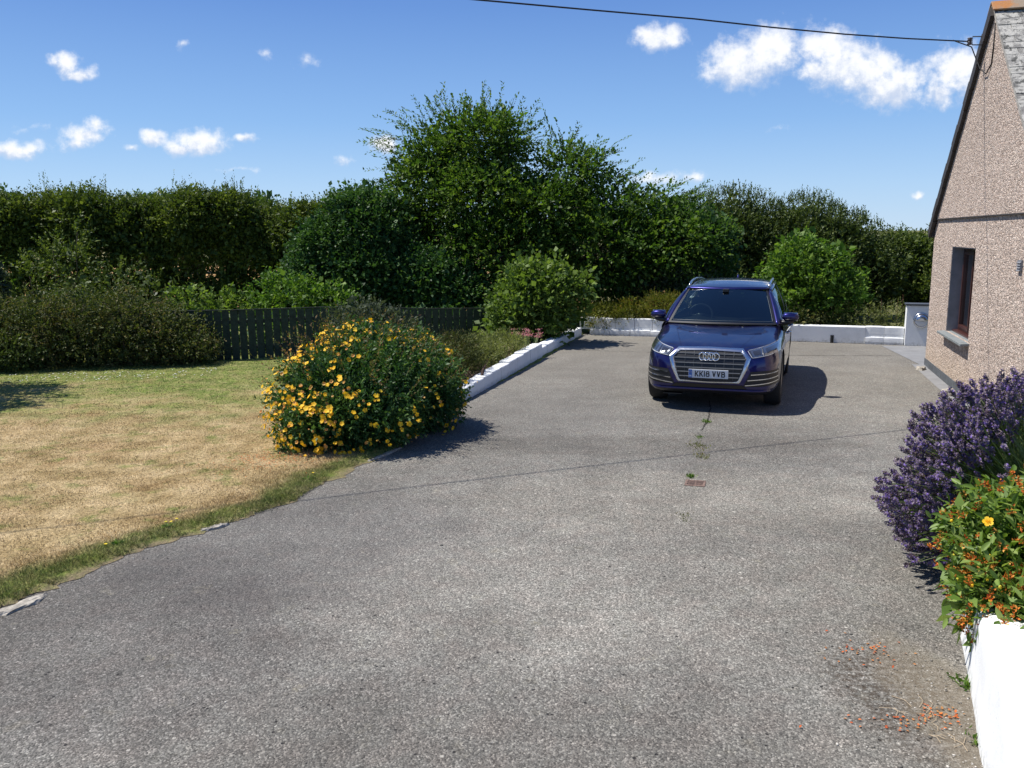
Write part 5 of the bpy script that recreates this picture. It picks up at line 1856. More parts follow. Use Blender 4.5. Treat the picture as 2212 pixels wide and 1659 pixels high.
# dark rounded trees and shrubs around it
def bushy(name, label, base, blobs, m, dens=11, leaf=.07, wid=.55, tl=.35, k=7, up=.5, droop=.1, gap=.3, inner=.45, stems=5, shoot=None, cat='tree', flat=.45, srad=.05, part='crown', group=None, zmin=None, rich=False, spread=.9, lo=.55):
    parts = crown(blobs, dens, leaf, wid, tl, k, up=up, droop=droop, inner=inner, gap=gap, flat=flat, zmin=zmin, rich=rich, spread=spread, lo=lo)
    if shoot:
        for (n, xr, yr, zf, ln) in shoot:
            parts.append(shoots(n, xr, yr, zf, ln, 12, leaf * .85, wid * .8))
    st = []
    for b in blobs[:max(1, stems)]:
        for q in range(2 if stems > 2 else 1):
            o = Vector((base[0] + random.uniform(-.5, .5) * b[3] * .5 + (b[0] - base[0]) * .4, base[1] + random.uniform(-.2, .2), base[2]))
            e = Vector((b[0] + random.uniform(-.4, .4) * b[3], b[1], b[2] + random.uniform(-.1, .5) * b[5]))
            st.append((limb_path(o, e, .08, 7), [srad * (1 - .75 * i / 6) for i in range(7)]))
    return plant(name, label, cat, base, parts, part, m, st, 'trunk' if cat == 'tree' else 'stem', group=group)


bushy('broadleaf_tree', 'dark rounded tree hanging low over the fence, left of the tallest tree', (-3.6, 22.3, -.1),
      [(-3.5, 22.0, 2.55, 1.25, 1.0, .85), (-4.5, 22.0, 2.1, .95, .9, .85), (-4.9, 21.8, 1.4, .8, .8, .8), (-3.4, 21.5, 1.45, 1.5, .9, 1.0), (-2.0, 21.4, 1.2, 1.3, .8, .8), (-1.4, 21.2, .9, 1.2, .7, .55), (-3.9, 22.2, 3.1, .7, .7, .45)],
      M['lf_dark'], 20, .070, .62, .42, 8, up=.3, gap=.30, inner=.9, flat=.6)
bushy('broadleaf_tree', 'dull green tree between the tallest tree and the evergreens, its pale sprays reaching right', (4.4, 23.4, -.1),
      [(4.6, 23.3, 2.3, 1.0, .9, .85), (3.6, 22.7, 1.2, 1.3, .8, .8), (5.2, 22.6, 2.25, .55, .6, .4), (5.0, 22.8, 1.2, .9, .8, .75)], M['lf_dark'], 13, .075, .55, .50, 10, gap=.2, inner=.9, flat=.6)
bushy('evergreen_shrub', 'grey green shrub in the shade under the trees, above the yellow green groundcover', (4.1, 21.9, -.1),
      [(4.1, 21.8, .95, .55, .5, .55), (4.75, 21.9, .9, .5, .5, .6), (3.5, 21.9, .8, .4, .4, .5)], M['lf_grey'], 14, .06, .45, .35, 8, up=.9, cat='shrub', srad=.02)

# evergreen mass on the right
def top_r(cx, cz, rx, rz, y0=25.3):
    return lambda x, y: cz + rz * math.sqrt(max(0.02, 1 - ((x - cx) / rx) ** 2)) * (1 - .12 * abs(y - y0)) - .16


bushy('evergreen_tree', 'broad olive evergreen directly behind the car roof, with stubby upright shoots', (6.6, 25.8, -.1),
      [(6.3, 25.6, 2.2, 1.9, 1.2, 1.35), (5.1, 25.2, 1.9, 1.2, 1.0, 1.3), (7.2, 25.2, 1.5, 1.5, 1.0, 1.4), (5.6, 24.6, 1.0, 1.4, .8, 1.0)],
      M['lf_ever'], 17, .075, .48, .34, 8, up=.8, gap=0, inner=1.1, flat=.55, shoot=[(230, (4.4, 8.1), (24.9, 26.0), top_r(6.3, 2.2, 2.0, 1.42), .34)])
bushy('evergreen_tree', 'broad olive evergreen behind the round green bush, sloping down to the right', (9.0, 25.8, -.1),
      [(8.5, 25.5, 2.1, 1.5, 1.1, 1.25), (9.6, 25.3, 1.75, 1.35, 1.1, 1.2), (8.6, 24.7, 1.1, 1.7, .9, 1.1), (10.5, 24.9, 1.1, 1.0, .9, 1.05)],
      M['lf_ever'], 17, .075, .48, .34, 8, up=.8, gap=0, inner=1.1, flat=.55, shoot=[(140, (7.6, 9.6), (24.9, 26.0), top_r(8.5, 2.1, 1.55, 1.33), .34), (100, (9.2, 10.9), (24.9, 25.9), top_r(9.6, 1.75, 1.4, 1.28), .30)])
bushy('evergreen_tree', 'lower yellowish green tree at the far right of the evergreens, beside the house corner', (12.0, 25.8, -.1),
      [(11.6, 25.5, 1.45, 1.2, 1.0, .95), (12.8, 25.2, 1.35, 1.1, 1.0, .95), (12.3, 24.7, .8, 1.4, .8, .8)],
      M['lf_hedge'], 20, .08, .5, .34, 8, up=.6, gap=0, inner=1.0, shoot=[(60, (10.9, 13.2), (24.9, 25.9), lambda x, y: 2.1, .26)])

# tall hedge on the left with straw field showing through
def tall_hedge():
    base = (-9, 24.2, -.1)
    blobs = []
    for i in range(15):
        x = -16.5 + i * .98
        zt = 3.55 + .14 * math.sin(i * 1.7) - (.25 if x > -7 else 0) + (.12 if x < -13 else 0)
        blobs.append((x, 24.2 + .25 * math.sin(i * 2.1), zt - .80, .85, .75, .80, 1.0))
        blobs.append((x + .4, 24.0 + .2 * math.sin(i), zt - 1.65, .72, .55, .70, .50))
        blobs.append((x, 24.1, .65 + .1 * math.sin(i * 3), .70, .50, .72, .9))
    parts = crown(blobs, 25, .075, .50, .34, 8, up=.75, droop=.0, inner=1.1, gap=0, flat=.55)
    parts.append(shoots(520, (-16.8, -2.9), (23.7, 24.8), lambda x, y: 3.42 + .14 * math.sin((x + 16.5) / .98 * 1.7) - (.25 if x > -7 else 0) - .18, .42, 12, .062, .42))
    for c in (-14.9, -12.9, -11.4, -9.1, -7.6, -4.3, -4.0):
        parts.append(shoots(16, (c - .28, c + .28), (23.8, 24.6), lambda x, y: 3.3 - (.25 if x > -7 else 0), .70, 15, .065, .42, .12))
    st = []
    for i in range(44):
        x = -16.5 + i * .32 + random.uniform(-.1, .1)
        st.append((limb_path((x, 24.1 + random.uniform(-.3, .3), -.1), (x + random.uniform(-.5, .5), 24.1, 2.4), .07, 7), [.035 * (1 - .7 * k / 6) for k in range(7)]))
    return plant('tall_hedge', 'long tall privet hedge across the left background, straw field glinting through its thin lower part', 'hedge', base, parts, 'foliage', M['lf_hedge'], st, 'stems')


tall_hedge()

# distant treetops beyond the hedge
bushy('distant_tree', 'dark round treetop far beyond the hedge at the left edge of the photo', (-36, 60, -.1), [(-36.5, 60, 3.3, 3.2, 2.5, 2.6)], M['lf_dark'], 3.2, .30, .6, .9, 6, stems=1, srad=.25)
bushy('distant_tree', 'dark treetops far beyond the hedge, just showing above its middle', (-20, 60, -.1), [(-24.3, 60, 3.0, 3.0, 2.4, 2.1), (-19.6, 60, 3.0, 2.2, 2, 1.9), (-17.2, 60, 3.2, 1.6, 2, 1.7)], M['lf_dark'], 3.0, .30, .6, .9, 6, stems=3, srad=.25)

# understorey in front of the hedge
bushy('shrub', 'fresh green leafy shrub standing above the fence, below the dark rounded tree', (-5.1, 19.5, -.1), [(-5.1, 19.5, .95, .85, .6, .60), (-4.2, 19.6, .85, .6, .5, .55)], M['lf_bright'], 14, .075, .62, .30, 6, cat='shrub', srad=.015)
bushy('shrub', 'pale green bramble leaves peeping over the fence beside the brownish hedge', (-6.8, 19.2, -.1), [(-7.2, 19.2, .85, .5, .4, .5), (-6.3, 19.1, .8, .6, .4, .42)], M['lf_bed'], 12, .075, .6, .26, 6, cat='shrub', srad=.015)
bushy('bramble_hedge', 'dark tangle of low bramble and weeds right behind the dark green fence', (-3.2, 19.0, -.1),
      [(-6.3 + i * .82, 17.35 + i * .30, .36, .55, .32, .42) for i in range(9)], M['lf_dark'], 15, .07, .6, .25, 6, cat='hedge', srad=.012, stems=9)
bushy('sapling', 'light green sapling with stiff upright sprays in front of the tall hedge at left', (-10.9, 20.8, -.1),
      [(-10.8, 20.8, 1.7, .8, .5, .8), (-10.4, 20.6, 2.3, .4, .4, .55), (-11.4, 20.6, 1.3, .7, .5, .6)], M['lf_hedge'], 5, .075, .5, .50, 11, up=.7, cat='sapling', gap=.6, inner=.1, srad=.02)
bushy('sapling', 'light green leaning branches at the left edge of the photo above the brownish hedge', (-13.2, 20.6, -.1),
      [(-13.2, 20.6, 1.7, .8, .6, .7), (-12.9, 20.4, 1.1, .9, .5, .6)], M['lf_bright'], 10, .085, .5, .50, 8, up=.4, cat='sapling', gap=.4, inner=.3, srad=.02)
bushy('ivy_stump', 'narrow ivy clad stump in front of the tall hedge at left', (-11.6, 18.9, -.1), [(-11.3, 18.9, 1.25, .22, .2, .75)], M['lf_grey'], 40, .07, .7, .12, 5, up=.1, cat='stump', srad=.06, stems=1, gap=0)
bushy('shrub', 'small leafy saplings crowding between the brownish hedge and the tall hedge', (-8.9, 19.8, -.1), [(-9.0, 19.8, 1.2, .8, .5, .65), (-8.0, 19.5, 1.0, .7, .4, .6), (-9.9, 19.4, 1.0, .6, .5, .5)], M['lf_ever'], 7, .075, .5, .40, 9, cat='shrub', gap=.6, inner=.2, srad=.015)

# brownish hedge against the fence, lower left
def coton():
    base = (-8, 16, 0)
    blobs = []
    for i, (x, h) in enumerate([(-11.2, 1.15), (-10.4, 1.28), (-9.6, 1.30), (-8.8, 1.38), (-8.1, 1.42), (-7.4, 1.46), (-6.8, 1.24), (-6.3, .98)]):
        y = 15.62 + (x + 9.2) * .17
        blobs.append((x, y + .25, h * .55, .62, .62, h * .47)); blobs.append((x + .3, y - .05, h * .32, .5, .5, h * .36, .8))
    parts = crown(blobs, 38, .048, .5, .22, 7, up=.45, droop=.15, inner=.35, gap=.2)
    st = [(limb_path((b[0], b[1], 0), (b[0] + random.uniform(-.4, .4), b[1] - .2, b[2] + .4), .1, 6), [.02, .017, .014, .011, .008, .005]) for b in blobs]
    plant('mixed_hedge', 'low brownish green hedge in front of the left end of the fence', 'hedge', base, parts, 'foliage', M['lf_coton'], st, 'stems')


coton()
bushy('shrub', 'dark green shrub growing low at the foot of the brownish hedge, far left', (-9.7, 15.3, 0), [(-9.9, 15.15, .45, .7, .4, .45), (-9.0, 15.3, .35, .6, .35, .38)], M['lf_ever'], 30, .05, .5, .2, 6, cat='shrub', srad=.012)

# bushes of the bed and behind the far wall
bushy('leafy_bush', 'rounded light green bush at the far corner of the bed, overhanging the white wall', (.7, 18.9, .05),
      [(.62, 18.8, 1.13, .80, .70, .62), (.20, 18.7, .95, .65, .62, .60), (1.10, 19.0, .98, .55, .6, .60), (-.05, 18.3, .50, .52, .45, .40), (.62, 18.5, .55, .6, .45, .45), (.25, 18.8, 1.55, .28, .3, .22), (.98, 18.9, 1.6, .26, .3, .22), (1.4, 18.9, 1.3, .25, .3, .3)],
      M['lf_bed'], 24, .075, .62, .34, 6, up=.45, gap=.3, cat='bush', srad=.018, stems=5)
bushy('leafy_bush', 'rounded fresh green bush right of the car, behind the white back wall', (6.9, 20.2, -.1),
      [(6.85, 20.1, 1.35, .95, .8, .80), (6.7, 20.1, 1.95, .42, .45, .35), (7.35, 19.9, .92, .80, .7, .55), (6.3, 19.9, .85, .70, .6, .60), (7.35, 20.0, 1.75, .35, .35, .25), (6.2, 20.0, 1.55, .30, .3, .28), (7.75, 19.9, 1.25, .35, .3, .25)],
      M['lf_bright'], 22, .080, .55, .32, 7, up=.6, gap=.3, cat='bush', srad=.022, stems=4)
bushy('groundcover_shrub', 'fluffy yellow green low shrub spilling along the back wall, left of the car', (3.0, 20.8, -.1),
      [(2.2, 20.7, .42, .55, .45, .34), (2.9, 20.6, .50, .6, .45, .38), (3.6, 20.4, .60, .65, .5, .42), (4.2, 20.2, .55, .55, .45, .42)],
      M['lf_yellow'], 60, .035, .4, .16, 8, up=.7, gap=.1, cat='shrub', srad=.01, stems=4, spread=.5)
bushy('weeds', 'straggly seeding weeds behind the back wall next to the white pier', (8.1, 19.4, -.1),
      [(7.9, 19.2, .38, .5, .35, .35), (8.5, 19.2, .42, .4, .3, .4), (7.3, 19.4, .35, .5, .3, .32)], M['lf_bedlow'], 34, .045, .4, .30, 7, up=1.2, cat='weeds', srad=.006, stems=3, inner=.2)
bushy('shrub', 'dark brownish shrub under the round green bush, behind the back wall', (6.4, 19.7, -.1), [(7.4, 19.5, .5, .6, .35, .32), (6.3, 19.3, .42, .7, .3, .28), (5.4, 19.7, .42, .7, .3, .30)], M['lf_coton'], 26, .05, .5, .25, 6, cat='shrub', srad=.012)
# rusty seed heads
mb_parts = []
SEEDM = leafmat('dock seed', [(.14, .05, .025), (.20, .09, .05)], .8, .1)
for (x, y, z), lb in (((8.3, 19.25, .72), 'second of four rusty seed heads beside the white pier, counted from the left'), ((8.75, 19.2, .80), 'tallest rusty brown seed head, closest to the white pier'),
                      ((8.05, 19.3, .66), 'leftmost of four rusty seed heads beside the white pier'), ((8.6, 19.1, .70), 'third of four rusty seed heads beside the white pier, counted from the left')):
    V, Q, _ = twigs(np.array([[0, 0, z - .25]]), np.array([[0, 0, 1.]]), .42, 40, .022, .7, 0, .8)
    o = link('seed_head', np_mesh('seed_head', V, Q), SEEDM); o.location = (x, y, 0)
    mb = MB(); mb.tube([(0, 0, 0), (0, 0, z + .15)], .005, 4); mb.build('stalk', M['twig'], o)
    tag(o, lb, 'seed head', 'rusty seed heads behind the back wall')

bushy('heather_shrub', 'dense dark green feathery shrub in the bed, right behind the yellow flowered shrub', (-.9, 13.2, .1),
      [(-1.20, 13.0, .42, .42, .6, .40), (-.92, 13.9, .40, .42, .6, .38), (-1.45, 12.3, .42, .40, .5, .40)], M['lf_heather'], 70, .034, .4, .22, 10, up=.9, cat='shrub', srad=.01, stems=3, spread=.5, gap=.1)
bushy('bed_plant', 'soft pale green mound of fine leaves in the bed beside the white wall', (.0, 15.4, .1),
      [(-.52, 15.2, .30, .38, .7, .30), (-.10, 16.2, .28, .34, .6, .26), (-.60, 14.6, .28, .3, .4, .24)], M['lf_bedlow'], 70, .038, .35, .22, 8, up=.9, cat='plant', srad=.008, stems=3, spread=.5)
bushy('shrub', 'grey green bushy plant rising behind the yellow flowered shrub, in front of the fence', (-2.3, 14.2, 0),
      [(-2.35, 13.6, .85, .50, .5, .52), (-1.95, 13.7, .75, .42, .5, .45)], M['lf_grey'], 34, .058, .45, .26, 8, up=.8, cat='shrub', srad=.014, stems=3)


def pink_plant():
    base = (.28, 16.9, .3)
    root = empty('pink_flower', base); tag(root, 'dusty pink flat topped flowers in the bed against the white wall', 'flower')
    n = 26; P = np.stack([RNG.uniform(-.28, .28, n), RNG.uniform(-.35, .35, n), RNG.uniform(.10, .24, n)], 1)
    parts = []
    for p in P:
        q = p + np.stack([RNG.normal(scale=.035, size=26), RNG.normal(scale=.035, size=26), RNG.normal(scale=.008, size=26)], 1)
        parts.append(leaves(q, rdir(26), .022, .02))
    V, Q = merge(parts); link('blossom', np_mesh('blossom', V, Q), M['pink'], root)
    mb = MB()
    for p in P: mb.tube([(p[0] * .6, p[1] * .6, -.15), tuple(p)], .004, 4)
    mb.build('stem', M['lav_stem'], root)
    V, Q = leaves(P * [1, 1, .4] + RNG.normal(scale=.05, size=P.shape), rdir(n), .06, .03, rich=True); link('leaf', np_mesh('leaf', V, Q), M['lf_bedlow'], root)


pink_plant()
mb = MB(); mb.tube([(0, 0, 0), (.03, .01, .12), (.10, .03, .26)], [.03, .025, .010], 6); o = mb.build('wooden_stake', M['wood']); o.location = (-.48, 13.35, .18)
tag(o, 'short dark wooden stake leaning over the near end of the white wall', 'stake')


# ---- flowers with five rounded petals
def five_petal(P, N, size, open_=.35):
    """real petals: P centres, N facing directions"""
    n = len(P); N = unit(N); A = unit(np.cross(N, rdir(n))); B = np.cross(N, A); parts = []
    for i in range(5):
        a = 2 * math.pi * i / 5
        D = A * math.cos(a) + B * math.sin(a) + N * open_
        V, Q = leaves(P, D, size, size * .85, up=None, rich=True, cup=.08)
        # orient the blades to face N: rebuild with N as the upward hint
        D = unit(D); S = unit(np.cross(D, N)); NN = np.cross(S, D)
        sz = np.broadcast_to(np.asarray(size, float), (n,))[:, None]
        V = np.stack([P, P + D * sz * .45 + S * sz * .42, P + D * sz * .85 + S * sz * .36 - NN * sz * .05, P + D * sz - NN * sz * .12, P + D * sz * .85 - S * sz * .36 - NN * sz * .05, P + D * sz * .45 - S * sz * .42], 1).reshape(-1, 3)
        parts.append((V, Q))
    return merge(parts)


def hypericum():
    base = (-1.75, 10.0, 0)
    blobs = [(-1.80, 10.1, .60, .88, .78, .55), (-1.28, 10.5, .52, .62, .68, .50), (-2.28, 9.9, .48, .52, .56, .45), (-1.75, 9.6, .38, .70, .50, .38), (-2.15, 9.55, .28, .48, .44, .30),
             (-1.38, 10.9, .78, .48, .54, .36), (-1.85, 10.5, .98, .52, .54, .28), (-1.02, 10.6, .36, .34, .50, .36)]
    parts = crown(blobs, 62, .052, .42, .24, 8, up=.55, droop=.05, inner=.4, gap=.12, rich=False, spread=.95, flat=.5)
    # thin shoots poking out
    parts2 = []
    B, D = [], []
    for i in range(190):
        a = RNG.uniform(0, 2 * math.pi); el = RNG.uniform(.1, 1.3)
        d = np.array([math.cos(a) * math.cos(el), math.sin(a) * math.cos(el), math.sin(el)])
        B.append(np.array([-1.75, 10.15, .55]) + d * [.98, .85, .66]); D.append(d + [0, 0, .5])
    V, Q, _ = twigs(np.array(B) - .04, np.array(D), RNG.uniform(.18, .46, len(B)), 12, .040, .42, 0, .8)
    parts2.append((V, Q))
    st = [(limb_path((-1.75 + random.uniform(-.25, .25), 10 + random.uniform(-.2, .2), 0), (b[0] + random.uniform(-.3, .3), b[1], b[2] + .2), .1, 6), [.018, .015, .012, .010, .007, .004]) for b in blobs for _ in range(3)]
    root = plant('flowering_shrub', 'big round shrub covered in yellow five petalled flowers at the edge of lawn and drive', 'flowering shrub', base, parts, 'foliage', M['lf_hyper'], st, 'stems')
    extra_part(root, base, 'new_shoots', parts2, M['lf_hyper_brown'])
    # flowers: on the outer surface, crowded on the left and sparser right
    P, N, S = [], [], []
    tries = 0
    clusters = []
    while len(clusters) < 380 and tries < 20000:
        tries += 1
        b = blobs[RNG.integers(0, len(blobs))]
        d = rdir(1)[0]
        if d[1] > .35 and d[2] < .6: continue
        p = np.array(b[:3]) + d * np.array(b[3:6]) * 1.10
        ins = False
        for b2 in blobs:
            q = (p - np.array(b2[:3])) / np.array(b2[3:6])
            if (q ** 2).sum() < .93: ins = True; break
        if ins or p[2] < .08: continue
        left = np.clip((-p[0] - .7) / 2.0, 0, 1)
        if RNG.random() > .36 + 1.0 * left ** 1.5: continue
        clusters.append((p, d))
    for p, d in clusters:
        k = RNG.integers(1, 5) if p[0] < -1.9 else RNG.integers(1, 3)
        for i in range(k):
            P.append(p + d * .035 + RNG.normal(scale=.042, size=3)); N.append(d * .8 + np.array([0, -.25, .35]) + RNG.normal(scale=.35, size=3)); S.append(RNG.uniform(.019, .034))
    P, N, S = np.array(P), np.array(N), np.array(S)
    old = RNG.random(len(P)) < .30
    V, Q = five_petal(P[~old], N[~old], S[~old], .30)
    link('blossom', np_mesh('blossom', V - np.array(base), Q), M['petal'], root)['kind'] = 'stuff'
    V, Q = five_petal(P[old], N[old], S[old] * .85, .9)
    P3 = P[RNG.integers(0, len(P), 260)] + RNG.normal(scale=.05, size=(260, 3))
    V2, Q2 = leaves(P3, rdir(260), .022, .016)
    V, Q = merge([(V, Q), (V2, Q2)])
    link('faded_blossom', np_mesh('faded_blossom', V - np.array(base), Q), M['petal_old'], root)['kind'] = 'stuff'


hypericum()
# fallen petals under it and by the planter
nP = 520
px_ = RNG.normal(-2.55, .28, nP); py_ = 8.95 + RNG.normal(scale=.26, size=nP) + (px_ + 2.55) * .3
P_ = np.stack([px_, py_, np.full(nP, .052)], 1); D_ = rdir(nP); D_[:, 2] *= .15
a = leaves(P_, D_, .018, .014, up=UP, flat=.9)
a = a[0], a[1]
nP = 130
px_ = np.concatenate([RNG.normal(2.02, .13, 50), RNG.normal(2.14, .07, 45), RNG.normal(1.93, .16, 35)]); py_ = np.concatenate([RNG.normal(4.62, .10, 50), RNG.normal(3.98, .035, 45), RNG.normal(3.9, .05, 35)])
keep = px_ < 2.15 + (py_ - 3.54) * .43 - .03
P2 = np.stack([px_, py_, np.full(nP, .006)], 1)[keep]; D2 = rdir(len(P2)); D2[:, 2] = np.abs(D2[:, 2]) * .2
b2 = leaves(P2, D2, .020, .013, up=UP, flat=.8)
V, Q = a
o = link('fallen_petals', np_mesh('fallen_petals', V, Q), M['litter']); tag(o, 'orange brown fallen petals littering the lawn at the foot of the yellow flowered shrub', 'petals', kind='stuff')
V, Q = b2
o = link('fallen_petals', np_mesh('fallen_petals', V, Q), M['litter']); tag(o, 'orange fallen petals scattered on the tarmac beside the white planter wall', 'petals', kind='stuff')


# ---- lavender
def lavender():
    root_p = np.array([3.70, 5.80, .12])
    root = empty('lavender', tuple(root_p)); tag(root, 'large mound of purple flowering lavender leaning over the drive at right', 'lavender')
    n = 6800
    cen = np.array([3.77, 5.68, .52]); rad = np.array([1.10, .95, .93])
    u = rdir(n)
    u[:, 0] -= .25; u = unit(u)
    keep = ~((u[:, 1] < -.22) & (RNG.random(n) < .90)) & (u[:, 0] < .75) & (u[:, 2] > -.55)
    u = u[keep]; n = len(u)
    tipp = cen + u * rad * (RNG.uniform(.58, 1.03, n) ** .8 * (1 + .05 * np.sin(u[:, 2] * 9 + u[:, 1] * 5)))[:, None]
    keep = tipp[:, 2] > .14
    u, tipp = u[keep], tipp[keep]; n = len(u)
    org = root_p + np.stack([RNG.normal(scale=.14, size=n), RNG.normal(scale=.20, size=n), np.zeros(n)], 1)
    mid = org + (tipp - org) * .42 + np.array([0, 0, .24])
    t = np.linspace(0, 1, 6)[None, :, None]
    path = org[:, None] * (1 - t) ** 2 + mid[:, None] * 2 * t * (1 - t) + tipp[:, None] * t ** 2
    d = unit(tipp - org)
    # stems as thin 2-sided ribbons crossed
    V, Q = [], []
    w = .0022
    side = unit(np.cross(d, rdir(n)))
    parts = []
    for sd in (side, np.cross(d, side)):
        A = path - sd[:, None, :] * w; B = path + sd[:, None, :] * w
        VV = np.stack([A, B], 2).reshape(n, 12, 3)
        q = np.array([[2 * i, 2 * i + 1, 2 * i + 3, 2 * i + 2] for i in range(5)])
        parts.append((VV.reshape(-1, 3), (np.arange(n)[:, None, None] * 12 + q[None]).reshape(-1, 4)))
    V, Q = merge(parts); link('stems', np_mesh('stems', V - root_p, Q), M['lav_stem'], root)
    # flower spikes : whorls along the last part
    tip = path[:, -1]; dirt = unit(unit(path[:, -1] - path[:, -2]) + UP * .45)
    parts = []
    m_ = 7
    for k in range(m_):
        s = (k / (m_ - 1)) * .075 + (0.0 if k else -.018)
        c = tip + dirt * (s - .02)
        rr = .0135 * math.sin(math.pi * (k + .9) / (m_ + .6)) + .004
        for j in range(6):
            a = RNG.uniform(0, 2 * math.pi, n)
            s1 = unit(np.cross(dirt, rdir(n)))
            D = s1 + dirt * .55
            parts.append(leaves(c, D, rr * 1.5, rr * 1.15, cup=.3))
    V, Q = merge(parts); link('bloom', np_mesh('bloom', V - root_p, Q), M['lav_flower'], root)['kind'] = 'stuff'
    # narrow leaves inside
    nL = 30000
    i = RNG.integers(0, n, nL); tt = RNG.random(nL) ** 1.3 * .74
    k = (tt * 5).astype(int); f = (tt * 5 - k)[:, None]
    P = path[i, k] * (1 - f) + path[i, k + 1] * f
    V, Q = leaves(P, d[i] * .9 + rdir(nL) * .6 + UP * .2, RNG.uniform(.03, .06, nL), .005)
    link('foliage', np_mesh('foliage', V - root_p, Q), M['lf_lav'], root)


lavender()


# ---- broad leaved mound in front
def mound():
    base = (2.98, 4.72, .12)
    blobs = [(3.12, 4.70, .55, .54, .50, .43), (2.90, 4.45, .46, .34, .34, .27), (3.38, 4.55, .58, .56, .45, .46), (2.87, 4.80, .60, .28, .34, .26), (3.1, 4.3, .44, .44, .30, .28), (2.66, 4.42, .42, .20, .22, .22), (2.86, 4.12, .40, .30, .18, .20)]
    parts = crown(blobs, 45, .062, .42, .15, 6, up=.35, droop=.05, inner=.5, gap=0, rich=True, spread=1.0, flat=.55, lo=.7)
    st = [(limb_path((2.98 + random.uniform(-.1, .1), 4.72, .12), (b[0] + random.uniform(-.2, .2), b[1] + random.uniform(-.2, .2), b[2] + .1), .1, 5), [.010, .008, .007, .005, .003]) for b in blobs for _ in range(5)]
    root = plant('flowering_mound', 'bright leafy mound with orange and yellow blooms hanging over the planter wall, right edge', 'flowering plant', base, parts, 'foliage', M['lf_mound'], st, 'stems')
    P, N = [], []
    tries = 0
    while len(P) < 760 and tries < 20000:
        tries += 1
        b = blobs[RNG.integers(0, len(blobs))]; d = rdir(1)[0]
        if d[1] > .35 or (d[0] > .6): continue
        p = np.array(b[:3]) + d * np.array(b[3:6]) * 1.20
        if any((((p - np.array(b2[:3])) / np.array(b2[3:6])) ** 2).sum() < .97 for b2 in blobs): continue
        P.append(p); N.append(d + np.array([0, -.2, .3]))
    P, N = np.array(P), np.array(N); kind = RNG.random(len(P))
    a = kind < .50
    Po = np.repeat(P[a], 12, 0) + RNG.normal(scale=.010, size=(a.sum() * 12, 3))
    V, Q = leaves(Po, np.repeat(N[a], 12, 0) * .7 + rdir(len(Po)), RNG.uniform(.012, .024, len(Po)), .011, rich=True)
    link('spent_bloom', np_mesh('spent_bloom', V - np.array(base), Q), M['petal_orange'], root)['kind'] = 'stuff'
    # round yellow buds
    bparts = []
    for p in P[(kind >= .5) & (kind < .93)][:70]:
        bm = bmesh.new(); bmesh.ops.create_icosphere(bm, subdivisions=2, radius=.0085)
        vs = np.array([v.co[:] for v in bm.verts]) * [1, 1, 1.25] + p
        fs = np.array([[v.index for v in f_.verts] for f_ in bm.faces]); bm.free()
        bparts.append((vs, fs))
    V, T = merge(bparts)
    link('bud', np_mesh('bud', V - np.array(base), None, T, True), M['bud'], root)['kind'] = 'stuff'
    # open flowers: one clear yellow at upper left, an orange pair low right
    Pf = np.array([(2.56, 4.42, .86), (2.66, 4.05, .50), (2.84, 4.20, .90)]); Nf = np.array([(-.5, -.6, .6), (-.3, -.8, .4), (-.2, -.5, .8)])
    V, Q = five_petal(Pf[:1], Nf[:1], np.array([.030]), .35)
    Ps = np.repeat(Pf[:1], 40, 0); V2, Q2 = leaves(Ps, Nf[:1] * 1.0 + rdir(40) * .8, .022, .002)
    V, Q = merge([(V, Q), (V2, Q2)]); link('open_bloom', np_mesh('open_bloom', V - np.array(base), Q), M['petal'], root)
    V, Q = five_petal(Pf[1:], Nf[1:], np.array([.038, .028]), .15)
    link('open_bloom', np_mesh('open_bloom', V - np.array(base), Q), M['petal_old'], root)


mound()

# small plant on the planter shoulder, bottom right corner
def little_sprig():
    base = (2.34, 3.42, .30)
    P = np.array([(2.36, 3.42, .32)] * 7); D = np.array([(-.5, -.1, .6), (-.7, .2, .3), (-.3, -.4, .7), (-.6, -.3, .2), (-.1, -.1, 1), (-.8, -.05, .15), (-.4, .3, .5)])
    V, Q, path = twigs(P, D, .13, 8, .016, .5, .1, .8)
    st = [([Vector(q) for q in p[::2]], [.0015] * len(p[::2])) for p in path]
    root = plant('sprig', 'tiny sprig with pale leaves sprouting on the white planter wall at the bottom right corner', 'plant', base, [(V, Q)], 'leaves', M['lf_bedlow'], st, 'stems', M['lav_stem'])
    Vp, Qp = five_petal(np.array([(2.33, 3.30, .30), (2.30, 3.36, .36)]), np.array([(-.4, -.5, .6), (-.5, -.3, .6)]), np.array([.012, .01]), .4)
    link('blossom', np_mesh('blossom', Vp - np.array(base), Qp), M['pink'], root)


little_sprig()

# ---- tree out to the left whose branches shade the lawn
bushy('garden_tree', 'small garden tree left of the view that throws the leafy shadow on the lawn', (-11.0, 12.9, 0),
      [(-10.6, 12.9, 3.3, 1.9, 1.3, .8), (-9.6, 12.3, 2.7, 1.0, .55, .5), (-9.8, 13.9, 3.1, 1.0, .5, .45), (-11.5, 13, 3.6, 1.6, 1.5, .9)], M['lf_tree'], 12, .09, .5, .5, 8, stems=4, srad=.07, gap=.2)

# weeds in the crack and round the drain
def tuft(loc, r_, n, label, h=.05, mt='lf_bright'):
    D = rdir(n); D[:, 2] = np.abs(D[:, 2]) + .25
    P = np.stack([RNG.normal(scale=r_ * .5, size=n), RNG.normal(scale=r_, size=n), np.full(n, .002)], 1)
    V, Q = leaves(P, D, RNG.uniform(h * .4, h, n), h * .22, rich=True)
    o = link('weed_tuft', np_mesh('weed_tuft', V, Q), M[mt]); o.location = loc
    tag(o, label, 'weed', 'weeds growing in the drive')


